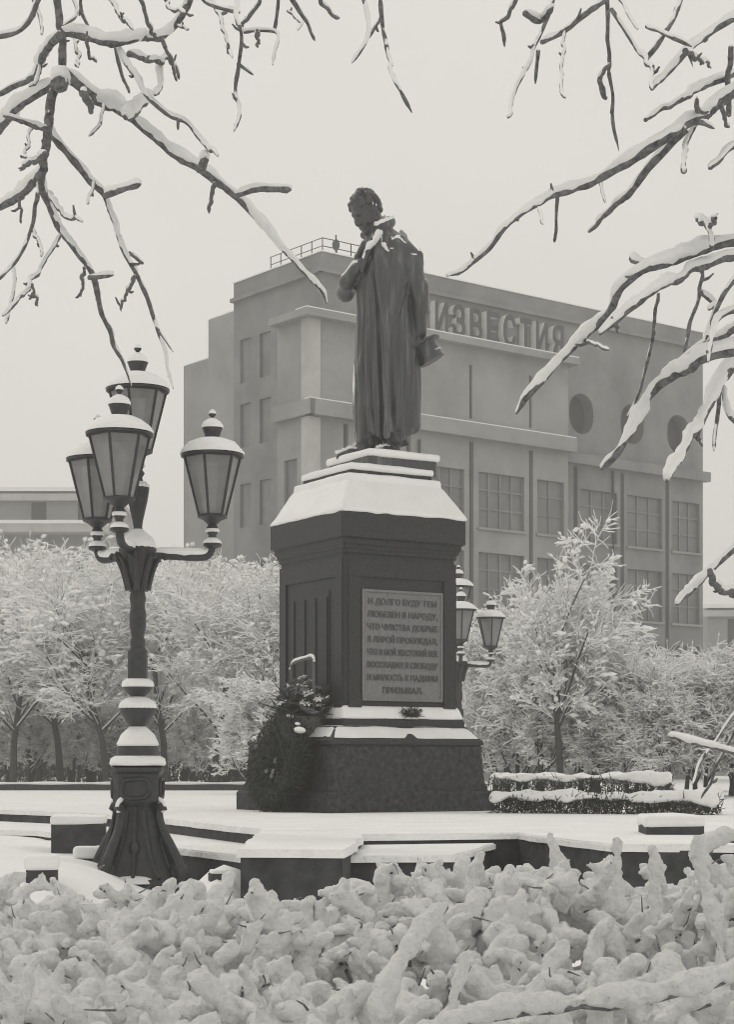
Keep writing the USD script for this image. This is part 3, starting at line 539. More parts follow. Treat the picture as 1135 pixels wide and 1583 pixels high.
# ------------------------------------------------------------------ wreath, flower basket, bouquet at the pedestal
def lw(x, y, z):                                                   # pedestal frame to world
    c, s = math.cos(TH), math.sin(TH); return np.array([CX + c * x - s * y, CY + s * x + c * y, z])
def needles(r, n, R0, tube_r, L, seed):
    g = np.random.default_rng(seed); a = g.uniform(0, 2 * np.pi, n); b = g.uniform(0, 2 * np.pi, n); rr = tube_r * np.sqrt(g.uniform(0, 1, n))
    c = np.stack([np.cos(a) * R0, rr * np.cos(b) * .6, np.sin(a) * R0], 1) + np.stack([np.cos(a) * rr * np.sin(b), 0 * a, np.sin(a) * rr * np.sin(b)], 1)
    d = np.stack([np.cos(a + .9), 0 * a, np.sin(a + .9)], 1) * 0.5 + g.normal(size=(n, 3)) * 0.55 + np.stack([np.cos(a), 0 * a, np.sin(a)], 1) * .5; d /= np.linalg.norm(d, axis=1, keepdims=True)
    return prisms(c, c + d * L * g.uniform(.6, 1.2, n)[:, None], np.full(n, .010), np.full(n, .002))
wp = lw(1.92, 0.34, T)
wr = thing('wreath', 'big round dark fir wreath leaning on the pedestal foot', 'wreath', wp, TH + math.pi / 2, scale=1.32)
def lean(m, tilt=0.2, up=0.62): m = m.copy(); m.apply_transform(trimesh.transformations.rotation_matrix(-tilt, (1, 0, 0))); m.apply_translation((0, 0, up)); return m
ring = loft([]) if False else trimesh.creation.torus(0.40, 0.12, major_sections=40, minor_sections=12); ring.apply_transform(trimesh.transformations.rotation_matrix(math.pi / 2, (1, 0, 0)))
obj('ring', lean(ring), FIR, wr, smooth=True)
obj('fir_sprigs', lean(needles(0, 5200, 0.36, 0.26, 0.12, 3)), FIR, wr)
obj('fir_backing', lean(needles(0, 2600, 0.15, 0.22, 0.12, 8)), FIR, wr)
g = np.random.default_rng(4)
obj('snow', lean(cat_([trimesh.creation.icosphere(2, g.uniform(.03, .07)).apply_scale((1.3, 1, .6)).apply_translation((x, -.05, z)) for x, z in [(-.56, .28), (-.48, .36), (.5, .38), (.42, .46), (-.3, .52), (.2, .56)]])), SNOW, wr, smooth=True, kind='stuff')
for i in range(5):
    a = g.uniform(0, 6.28); rr = g.uniform(.1, .45)
    m = trimesh.creation.icosphere(1, .035).apply_scale((1, .6, 1)).apply_translation((rr * math.cos(a), -.16, rr * math.sin(a))); obj('flower', lean(m), PETAL2, wr, smooth=True)
# flower basket standing on the ledge behind the wreath
fb = thing('flower_basket', 'flower basket with a tall square handle, snowy blooms, behind the wreath', 'flower basket', lw(1.46, 0.34, A(0.42)), TH + math.pi / 2, scale=1.5)
obj('basket', lathe([(0.16, 0), (0.19, 0.02), (0.26, 0.24), (0.27, 0.27), (0.24, 0.27), (0.2, 0.2)], 16), WICKER, fb, smooth=40)
hp = [(-.22, 0, .2), (-.24, 0, .75), (-.20, 0, .86), (.20, 0, .90), (.25, 0, .82), (.24, 0, .2)]
obj('handle', tube(resample(hp, .04), .018, 8), WICKER, fb, smooth=40)
obj('handle_snow', tube(resample([(-.27, 0, .80), (-.20, 0, .89), (0, 0, .915), (.21, 0, .93), (.26, 0, .86)], .03), .017, 8, 2, .4, 30), SNOW, fb, smooth=True)
for i in range(70):
    a = g.uniform(0, 6.28); rr = .34 * math.sqrt(g.uniform()); x, y = rr * math.cos(a), rr * math.sin(a) * .7; z = .28 + .30 * (1 - (rr / .36) ** 2) + g.uniform(-.06, .12)
    ps = []
    for k in range(6):
        p = trimesh.creation.icosphere(1, .030).apply_scale((1, .5, .35)).apply_translation((.03, 0, .012))
        ps.append(p.apply_transform(trimesh.transformations.rotation_matrix(k * 1.047, (0, 0, 1))))
    m = cat_(ps); m.apply_transform(trimesh.transformations.rotation_matrix(g.uniform(-.8, .8), (1, 0, 0)) @ trimesh.transformations.rotation_matrix(g.uniform(-.8, .8), (0, 1, 0))); m.apply_translation((x, y, z))
    obj('bloom', m, PETAL if g.uniform() < .55 else (PETAL2 if g.uniform() < .7 else SNOW), fb, smooth=True)
nn = 420; b0 = np.stack([g.normal(size=nn) * .12, g.normal(size=nn) * .09, g.uniform(.2, .45, nn)], 1); dd = g.normal(size=(nn, 3)) * [1, 1, .6] + [0, 0, .5]; dd /= np.linalg.norm(dd, axis=1, keepdims=True)
obj('foliage', prisms(b0, b0 + dd * g.uniform(.12, .34, nn)[:, None], np.full(nn, .016), np.full(nn, .003)), FIR, fb)
# little bouquet on the plaque ledge
bq = thing('bouquet', 'small dark bouquet lying on the snowy ledge under the plaque', 'bouquet', lw(-0.10, 1.22, A(0.86)), TH)
nn = 160; b0 = g.normal(size=(nn, 3)) * [.03, .02, .015]; dd = g.normal(size=(nn, 3)) * [1.6, .7, .5] + [0, 0, .35]; dd /= np.linalg.norm(dd, axis=1, keepdims=True)
obj('stems', prisms(b0, b0 + dd * g.uniform(.08, .22, nn)[:, None], np.full(nn, .012), np.full(nn, .003)), FIR, bq)
for i in range(7): obj('flower', trimesh.creation.icosphere(1, .035).apply_translation((g.normal() * .09, g.normal() * .03, .03 + g.uniform(0, .06))), PETAL2, bq, smooth=True)

# ------------------------------------------------------------------ the big building behind, seen on its corner
bo = at(478, 1185, 90.0); bo[2] = 0.0; BA = math.atan2(0.616, 0.788)
bld = thing('corner_building', 'huge hazy building with big roof letters and round windows, behind the statue', 'building', bo, BA)
def mcube(x0, x1, y0, y1, z0, z1): return m3.Manifold.cube((x1 - x0, y1 - y0, z1 - z0)).translate((x0, y0, z0))
TOP = 27.0
tower = mcube(1.5, 29.5, 1.0, 8.8, 0, TOP)
NB, X0, PITCH = 8, 8.3, 1.19
wins = [(19.5, 21.06), (23.55, 20.95), (27.4, 20.8)]
def ell(cx, cz, w, h, y0, y1, n=28):
    a = np.arange(n) * 2 * np.pi / n; cs = m3.CrossSection([np.stack([cx + w * np.cos(a), np.sign(np.sin(a)) * h * np.abs(np.sin(a)) ** 0.8], 1).tolist()])
    return m3.Manifold.extrude(cs, y1 - y0).rotate((90, 0, 0)).translate((0, y1, cz))
for x, z in wins: tower -= ell(x, z, 0.95, 1.12, 0.3, 1.9)
front = mcube(0, 17.5, 0.0, 2.7, 0, 23.3)
GROOVES = [2.1, 6.1, 10.35, 14.6]
for x in GROOVES: front -= mcube(x, x + 0.30, -0.5, 0.40, 0, 18.4)
for x in GROOVES[1:]: front -= mcube(x, x + 0.2, -0.5, 0.25, 19.6, 22.4)
for x in (18.9, 22.6, 26.3): tower -= mcube(x, x + 0.3, 0.5, 1.4, 0, 18.1)
FL = [1.4, 5.6, 9.8, 14.0]; WN = []
for x0, x1, yy in [(2.55, 5.95, 0), (6.75, 10.0, 0), (11.0, 14.25, 0), (15.2, 17.2, 0), (19.45, 22.3, 1), (23.15, 26.0, 1), (26.85, 29.2, 1)]:
    for z in FL:
        c = mcube(x0, x1, yy - .5, yy + .28, z, z + 2.9); WN.append((x0, x1, yy, z))
        if yy: tower -= c
        else: front -= c
LF = [(1.0, 2.1)]
for z in FL: front -= mcube(-.5, .25, 1.0, 2.1, z, z + 2.6)
for y0 in (3.6, 5.4, 7.2):
    for z in FL + [18.2, 21.6]: tower -= mcube(1.0, 1.72, y0, y0 + 1.0, z, z + 2.3)
obj('wall', tower, WALL2, bld); obj('front_wing', front, WALL, bld)
for x0, x1, yy, z in WN:
    w = obj('window', box(x0 + .002, x1 - .002, yy + .2, yy + .27, z + .002, z + 2.898), PANE, bld)
    n_ = max(2, int(round((x1 - x0) / .85)))
    obj('mullion', cat_([box(x0 + (x1 - x0) * i / n_ - .05, x0 + (x1 - x0) * i / n_ + .05, yy + .12, yy + .198, z + .01, z + 2.89) for i in range(1, n_)] + [box(x0 + .01, x1 - .01, yy + .14, yy + .196, z + h_, z + h_ + .09) for h_ in (.95, 1.95)]), WALL2, w)
    obj('sill', box(x0 - .1, x1 + .1, yy - .12, yy - .001, z - .14, z - .01), WALL, w)
for y0 in (3.6, 5.4, 7.2):
    for z in FL + [18.2, 21.6]: obj('window', box(1.62, 1.70, y0 + .002, y0 + .998, z + .002, z + 2.298), PANE, bld)
for z in FL: obj('window', box(.15, .23, 1.002, 2.098, z + .002, z + 2.598), PANE, bld)
obj('side_wing', mcube(1.5, 12, 8.8, 11.25, 0, 25.55), WALL, bld); obj('side_wing', mcube(1.8, 12, 11.25, 14.2, 0, 23.6), WALL, bld)
for x, z in wins:
    w = obj('window', ell(x, z, 0.93, 1.10, 1.75, 1.88), DARKWIN, bld)
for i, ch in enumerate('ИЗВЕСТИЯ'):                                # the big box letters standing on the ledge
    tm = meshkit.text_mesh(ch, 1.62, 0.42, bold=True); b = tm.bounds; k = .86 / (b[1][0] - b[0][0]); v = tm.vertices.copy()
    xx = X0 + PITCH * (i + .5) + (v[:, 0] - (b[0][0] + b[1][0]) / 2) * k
    tm.vertices = np.stack([xx, 0.95 - v[:, 2], 23.86 + v[:, 1] - b[0][1]], 1); L_ = obj('letter', tm, LIT_RETURN, bld)
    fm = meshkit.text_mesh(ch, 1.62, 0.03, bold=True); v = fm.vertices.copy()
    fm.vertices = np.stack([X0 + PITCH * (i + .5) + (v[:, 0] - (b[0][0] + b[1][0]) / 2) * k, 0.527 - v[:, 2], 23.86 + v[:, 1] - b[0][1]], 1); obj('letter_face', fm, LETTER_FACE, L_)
obj('cornice', cat_([box(-.55, 17.9, -.55, 2.69, 23.3, 23.66)]), WALL, bld)
obj('cornice', cat_([box(-.3, 17.7, -.5, -.001, 18.55, 19.3), box(-.301, -.001, -.5, 2.68, 18.55, 19.3)]), WALL, bld)
obj('cornice', box(17.702, 29.7, 0.55, 0.999, 18.2, 18.75), WALL2, bld)
obj('cornice', cat_([box(1.2, 29.75, 0.75, 0.999, 25.95, 26.15), box(1.25, 1.499, 0.76, 8.8, 25.95, 26.15)]), WALL2, bld)
obj('corner_pilaster', cat_([box(-.12, 0.6, -.12, -.001, 0, 18.5), box(-.121, -.001, -.119, 0.5, 0, 18.5), box(-.12, 0.6, -.12, -.001, 19.31, 23.29), box(-.121, -.001, -.119, 0.5, 19.31, 23.29)]), TRIM, bld)
for x in (6.9, 21.9): obj('downpipe', prisms([(x, -.1 if x < 17 else .9, .2)], [(x, -.1 if x < 17 else .9, 18.1)], [.07], [.07], 8), IRON, bld)
obj('roof_snow', cat_([box(1.45, 29.55, 0.95, 8.85, TOP + .001, TOP + .07), box(1.55, 12, 8.85, 11.2, 25.56, 25.63), box(1.85, 12, 11.3, 14.15, 23.61, 23.68), box(-.5, 17.85, -.5, 0.45, 23.665, 23.73), box(-.27, 17.68, -.46, -.002, 19.305, 19.36)]), SNOW, bld)
rp = [np.array((2.0, 1.6 + 0.9 * i, TOP + .07)) for i in range(6)] + [np.array((2.0 + 0.9 * i, 1.6, TOP + .07)) for i in range(1, 6)]
obj('railing', cat_([prisms([p], [p + (0, 0, .85)], [.03], [.03], 5) for p in rp] + [prisms([(2.0, 1.6, TOP + h_)], [(2.0, 6.1, TOP + h_)], [.025], [.025], 5) for h_ in (.5, .9)] + [prisms([(2.0, 1.6, TOP + h_)], [(6.5, 1.6, TOP + h_)], [.025], [.025], 5) for h_ in (.5, .9)]), IRON, bld)
obj('antenna', cat_([prisms([(3.3, 2.2, TOP)], [(3.3, 2.2, TOP + 1.4)], [.05], [.04], 6), trimesh.creation.icosphere(1, .2).apply_scale((1, 1, 1.5)).apply_translation((3.3, 2.2, TOP + .9))]), IRON, bld)

def far_house(px0, px1, pytop, Y, depth, label, storeys, name='distant_building', ledge=None):
    a, b = at(px0, pytop, Y), at(px1, pytop, Y); w = b[0] - a[0]; h = a[2]
    t = thing(name, label, 'building', ((a[0] + b[0]) / 2, Y, 0))
    wl = mcube(-w / 2, w / 2, 0, depth, 0, h); nw = max(2, int(w / 3.2)); sh = h / storeys; wp_ = []
    for i in range(nw):
        for j in range(storeys):
            x = -w / 2 + (i + .5) * w / nw; z = (j + .32) * sh; wl -= mcube(x - .55, x + .55, -.5, .25, z, z + sh * .5); wp_.append((x, z))
    obj('wall', wl, WALL, t)
    for x, z in wp_: obj('window', box(x - .55, x + .55, .18, .24, z, z + sh * .5), DARKWIN, t)
    obj('cornice', box(-w / 2 - .4, w / 2 + .4, -.4, -.001, h - .7, h - .2), TRIM, t)
    obj('roof_snow', cat_([box(-w / 2 - .3, w / 2 + .3, -.3, depth, h + .001, h + .3)]), SNOW, t)
    if ledge: obj('ledge', cat_([box(-w / 2, w / 2, -1.6, -.002, ledge - .6, ledge)]), TRIM, t); obj('ledge_snow', box(-w / 2, w / 2, -1.65, -.001, ledge + .001, ledge + .25), SNOW, t)
far_house(-120, 168, 760, 135.0, 14, 'low hazy building with a snowy ledge, far left behind the trees', 5, ledge=19.0)
far_house(1094, 1260, 940, 150.0, 14, 'small pale building with snowy roof, far right behind the trees', 3)

# ------------------------------------------------------------------ frosted trees
def frosted_tree(seed, H, spread, levels=4, lean=0.0, stems=1, clear=False):
    g = np.random.default_rng(seed); S = []                      # segments p0 p1 r0 r1 level
    def grow(p, d, L, r, lev):
        n = 3 if lev < 4 else 2
        for k in range(n):
            d2 = d + g.normal(size=3) * (0.11 + .045 * lev); d2[2] += 0.07 if lev < 3 else -.06; d2 /= np.linalg.norm(d2)
            q = p + d2 * L / n; r2 = r * (0.82 if lev < 3 else 0.7); S.append((p, q, r, r2, lev)); 
            if lev < levels:
                m = (1 + (lev == 3) if k == 0 else 2 + 2 * (lev == 3)) if lev > 0 else ((0 if clear else 3) if k == 0 else (7 if clear else 5))
                for _ in range(m):
                    ax = g.normal(size=3); ax -= ax @ d2 * d2; ax /= np.linalg.norm(ax); an = g.uniform(.35, .85) * spread
                    e = d2 * math.cos(an) + ax * math.sin(an); e[2] = e[2] * .8 + .12; e /= np.linalg.norm(e)
                    s = g.uniform(.2, 1); grow(p + (q - p) * s, e, L * g.uniform(.45, .70), r2 * .52, lev + 1)
            p, d, r = q, d2, r2
    for s in range(stems):
        a = s * 2.4; off = np.array([math.cos(a), math.sin(a), 0]) * (0.12 * (stems > 1) * H * .3)
        grow(off, np.array([lean + off[0] * .5, off[1] * .5, 1.0]), H * 0.52, H * 0.016, 0)
    p0, p1 = np.array([s[0] for s in S]), np.array([s[1] for s in S]); r0, r1, lv = (np.array([s[i] for s in S]) for i in (2, 3, 4))
    sc = H / p1[:, 2].max(); p0, p1 = p0 * sc, p1 * sc
    r0 = np.maximum(r0, .006); r1 = np.maximum(r1, .0045)
    big = lv <= 1
    trunk = prisms(p0[big], p1[big], r0[big], r1[big], 7); tw = prisms(p0[~big], p1[~big], r0[~big], r1[~big], 3)
    flat = 1 - np.abs((p1 - p0)[:, 2]) / np.maximum(np.linalg.norm(p1 - p0, axis=1), 1e-9)
    rs0 = np.clip(r0 * .9, .0095, .06) * (.8 + .9 * flat) ; rs1 = np.clip(r1 * .9, .0085, .05) * (.8 + .9 * flat); up = np.array([0, 0, 1.0]); ok = lv >= 1
    sn = prisms(p0[ok] + up * (r0 * .75 + rs0 * .35)[ok, None], p1[ok] + up * (r1 * .75 + rs1 * .35)[ok, None], rs0[ok], rs1[ok], 4)
    ck = np.where(lv >= 2)[0]; ck = g.choice(ck, min(1500, len(ck)), False); cr = g.uniform(.02, .06, len(ck)) * H / 6; oc = trimesh.creation.octahedron if hasattr(trimesh.creation, 'octahedron') else None
    dirn = (p1 - p0)[ck]; dirn /= np.maximum(np.linalg.norm(dirn, axis=1, keepdims=True), 1e-9); dirn[:, 2] *= .4; mid = (p0 + p1)[ck] / 2 + up * cr[:, None] * .5
    e0, e1 = mid - dirn * (cr * 2.2)[:, None], mid + dirn * (cr * 2.2)[:, None]
    clump = [prisms(e0, mid, cr * .15, cr, 5), prisms(mid, e1, cr, cr * .15, 5)]
    return trunk, tw, cat_([sn] + clump), len(S)
def tree_thing(name, label, cat, loc, rot, proto, group=None, scale=None):
    t = thing(name, label, cat, loc, rot, group, scale); obj('trunk', proto[0], TRUNK, t, smooth=40); obj('crown', proto[1], TWIG, t); obj('snow', proto[2], FROST, t); return t
treeA = frosted_tree(11, 6.0, 1.0, 4, clear=True); treeB = frosted_tree(12, 7.0, 1.15, 4, clear=True); treeC = frosted_tree(15, 4.0, 1.2, 4, stems=2); 
tA = tree_thing('frosted_tree', 'frosted tree with a dark bare trunk, right of the pedestal', 'tree', (at(868, 1185, 44.5)[0], 44.5, T), 0.4, treeA, scale=(1.0, 1.0, 1.19))
tB = tree_thing('frosted_tree', 'broad frosted tree at the far left edge behind the lamp', 'tree', (at(20, 1185, 64)[0], 64, T), 0.0, treeB, scale=1.2)
tC = tree_thing('frosted_bush', 'many stemmed frosted bush immediately right of the far lamp', 'bush', (at(775, 1185, 50)[0], 50, T), 0.0, treeC, scale=1.3)
ORD = ['leftmost', 'second from left', 'third from left', 'fourth from left', 'last', 'second from left', 'third from left', 'fourth from left', 'fifth from left', 'sixth from left', 'rightmost', 'leftmost']
ORL = ['', 'leftmost', 'second from left', 'middle one', 'rightmost', 'fourth from left']
ORR = ['first right of the far lamp', 'first right of the bare trunk', 'second right of the bare trunk', 'third right of the bare trunk', 'fourth right of the bare trunk', 'at the right edge of the photo', 'farther back, left one', 'farther back, right one', 'cut off by the right edge', 'farther back, directly behind the far lamp']
GL = 'frosted trees massed behind the terrace on the left'; GR = 'frosted bushes behind the hedge on the right'
for i, (px, Y, s, r) in enumerate([(95, 68, 1.10, 1.1), (165, 63, 1.0, 2.3), (255, 66, 1.02, 3.0), (330, 62, .95, 4.1), (405, 60, .92, 5.2), (60, 76, 1.25, 0.6), (140, 78, 1.25, 1.9), (220, 77, 1.22, 3.7), (300, 76, 1.2, 5.6), (370, 75, 1.14, 2.8), (440, 72, 1.05, 4.7), (-40, 70, 1.1, 3.3)]):
    dup(tB, ORD[i] + ' of the frosted trees ' + ('in the nearer row behind the lamp' if i < 5 else 'in the farther row behind the lamp'), 'tree', (at(px, 1185, Y)[0], Y, T), r, GL, s * 1.18)
for i, (px, Y, s, r) in enumerate([(15, 86, 1.2, 2.0), (110, 88, 1.3, 4.0), (195, 85, 1.22, 1.0), (285, 87, 1.26, 5.0), (350, 84, 1.2, 3.1)]):
    dup(tB, ['farthest frosted tree at the left edge of the photo', 'farthest frosted tree seen left of the lamp post', 'farthest frosted tree directly behind the lamp post', 'farthest frosted tree below the right lantern', 'farthest frosted tree close left of the pedestal'][i], 'tree', (at(px, 1185, Y)[0], Y, T), r, GL, s * 1.18)
for i, (px, Y, s, r) in enumerate([(-10, 69, 1.0, .3), (50, 73, 1.25, 1.9), (118, 70, .95, 3.3), (150, 74, 1.3, 4.4), (258, 71, 1.1, 5.7), (300, 68, .9, 2.6), (345, 73, 1.2, .9)]):
    dup(tC, ['frosted bush at the left photo edge, under the trees', 'tall frosted bush between the first trees on the left', 'small frosted bush left of the lamp post', 'tall frosted bush hidden partly by the lamp post', 'frosted bush just right of the lamp post', 'small frosted bush left of the one beside the pedestal', 'tall frosted bush behind the bush beside the pedestal'][i], 'bush', (at(px, 1185, Y)[0], Y, T), r, None, (s, s, s * 1.1))
dup(tC, 'frosted bush close behind the left side of the pedestal', 'bush', (at(392, 1185, 50)[0], 50, T), 1.0, None, .9)
for i, (px, Y, s, r) in enumerate([(810, 49, 1.05, 1.3), (925, 47, 1.05, 2.1), (975, 46, .98, 3.9), (1030, 45, .95, 5.0), (1085, 46, .98, .7), (1135, 47, 1.05, 1.9), (1000, 55, 1.15, 4.2), (1070, 56, 1.15, 2.7), (1180, 46, 1.0, 3.1), (735, 56, 1.2, 4.8)]):
    dup(tC, 'frosted bush behind the hedge: ' + ORR[i], 'bush', (at(px, 1185, Y)[0], Y, T), r, GR, s)
for px, Y, s, r, l in ((838, 47.5, 1.1, 2.2, 'tall frosted bush left of the bare trunk and behind it'), (905, 48, 1.12, 4.0, 'tall frosted bush right of the bare trunk and behind it')): dup(tC, l, 'bush', (at(px, 1185, Y)[0], Y, T), r, None, (s, s, s * 1.22))

# ------------------------------------------------------------------ hedges and kerb
def hedge(name, a, b, h, d, label, snow=.13, seed=1, dens=900, k=1.0, fh=.035):
    a, b = np.asarray(a, float), np.asarray(b, float); L = np.linalg.norm(b - a); ang = math.atan2(b[1] - a[1], b[0] - a[0])
    t = thing(name, label, 'hedge', (a[0], a[1], T), ang); g = np.random.default_rng(seed)
    n = int(dens * L); p = np.stack([g.uniform(0, L, n), g.uniform(-d / 2, d / 2, n), g.uniform(0, h, n)], 1); q = g.normal(size=(n, 3)) * [.6, .6, 1] + [0, 0, .5]; q /= np.linalg.norm(q, axis=1, keepdims=True)
    obj('twigs', prisms(p, p + q * g.uniform(.05, .14, n)[:, None] * k, np.full(n, .010 * k), np.full(n, .003)), LEAF, t)
    f = Field((-.2, -d / 2 - .2, h - .25), (L + .2, d / 2 + .2, h + snow + .2), fh)
    gg = np.stack(np.meshgrid(*[f.lo[k] + f.h * np.arange(f.n[k]) for k in range(3)], indexing='ij'), -1)
    nz = meshkit.fbm(gg * [2.2, 3, 1.5] + seed * 3.1, 4, seed); nz2 = meshkit.noise(gg * [.9, 0, 0] + seed, seed + 3)
    qd = np.abs(gg - [L / 2, 0, h]) - np.array([L / 2 - .08, d / 2 - .06, .02]); dd_ = np.linalg.norm(np.maximum(qd, 0), axis=-1) + np.minimum(qd.max(-1), 0)
    f.v = (dd_ - snow * (.1 + .8 * nz2) - .32 * (nz - .5)).astype(np.float32)
    obj('snow', f.mesh(), SNOW, t, smooth=True)
hedge('hedge', on(762, 1256, T)[:2], on(1112, 1259, T)[:2] + (0, 0), .27, .5, 'near low hedge under thick snow, right of the pedestal', .10, 2)
hedge('hedge', (at(757, 1, 37)[0], 37.0), (at(1040, 1, 36)[0], 36.0), .52, .5, 'taller second hedge behind the near one, under the bare trunk', .09, 5)
hedge('hedge', (at(-120, 1, 78)[0], 78.0), (at(470, 1, 76)[0], 76.0), 1.5, 1.2, 'long dark hedge at the foot of the left trees', .05, 9, 700, 2.2, .07)
kb = thing('stone_kerb', 'low stone kerb along the lawn at the foot of the left trees', 'kerb', (0, 58, T))
x0, x1 = at(-200, 1, 58)[0], at(420, 1, 58)[0]; ks = np.linspace(x0, x1, 12)
for a, b in zip(ks[:-1], ks[1:]): obj('kerb_stone', box(a + .01, b - .01, -.15, .15, -.1, .2), STEP_GRANITE, kb)
obj('snow', loft([np.stack([np.full(10, x), .21 * np.cos(np.arange(10) * .628), .215 + .05 * np.sin(np.arange(10) * .628) * (1 + .3 * math.sin(x * 3))], 1) for x in np.linspace(x1, x0, 60)]), SNOW, kb, smooth=True)

# ------------------------------------------------------------------ overhanging branches, each traced then set at its own distance
def branch(t, pts, r0, r1, Y0, Y1, snow, seed, PXR=True):
    pts = np.array(pts, float); n = len(pts); Ys = np.linspace(Y0, Y1, n) + 0.12 * np.sin(np.arange(n) * 1.3 + seed)
    P = np.array([at(p[0], p[1], y) for p, y in zip(pts, Ys)]); P = resample(P, 0.022)
    k = len(P); g = np.random.default_rng(seed); u = np.linspace(0, 1, k); ym = Ys.mean() / F
    P = P + (np.stack([meshkit.noise(np.stack([u * len(P) * .20, u * 0 + seed, u * 0 + c], 1), seed + c) for c in range(3)], 1) - .5) * (.016 * np.minimum(1, u * 6) * min(1, k / 40))[:, None]
    r = (r0 + (r1 - r0) * u) * ym * .70
    tr = np.gradient(P, axis=0); bits = [tube(P, r * np.minimum(1, (1.02 - u) * 14), 8, seed, .34, 34)]
    for q in range(int(k / 20)):
        i = int(g.integers(1, k - 1)); d = tr[i] / np.linalg.norm(tr[i]) + g.normal(size=3) * .8; d /= np.linalg.norm(d); l = g.uniform(.015, .05)
        bits.append(tube([P[i], P[i] + d * l * .6, P[i] + d * l + (0, 0, .01)], [min(r[i], .007), .0055, .003], 5))
    br = obj('branch', cat_(bits), BARK, t, smooth=50)
    if snow > 0:
        d = np.gradient(P, axis=0); d /= np.maximum(np.linalg.norm(d, axis=1, keepdims=True), 1e-9); fl = np.sqrt(np.maximum(1 - d[:, 2] ** 2, 0))
        nz = meshkit.noise(np.stack([u * len(P) * .16, u * 0 + seed * 1.7, u * 0], 1), seed + 9)
        rs = r * (.42 + .62 * snow * (0.1 + 1.6 * nz)) + .002 * (.35 + .65 * fl); rs *= np.minimum(1, np.minimum(u * 9 + .5, (1 - u) * 9 + .55))
        obj('snow', tube(P + np.array([0, 0, 1.0]) * (r * .55 + rs * .55)[:, None] * (.3 + .7 * fl)[:, None], rs, 9, seed + 1, .42, 26), SNOW, br, smooth=True)
LT = thing('overhanging_tree', 'snow laden tree whose bare branches hang into the upper left', 'tree')
RT = thing('overhanging_tree', 'snow laden tree whose bare branches reach in from the right edge', 'tree')
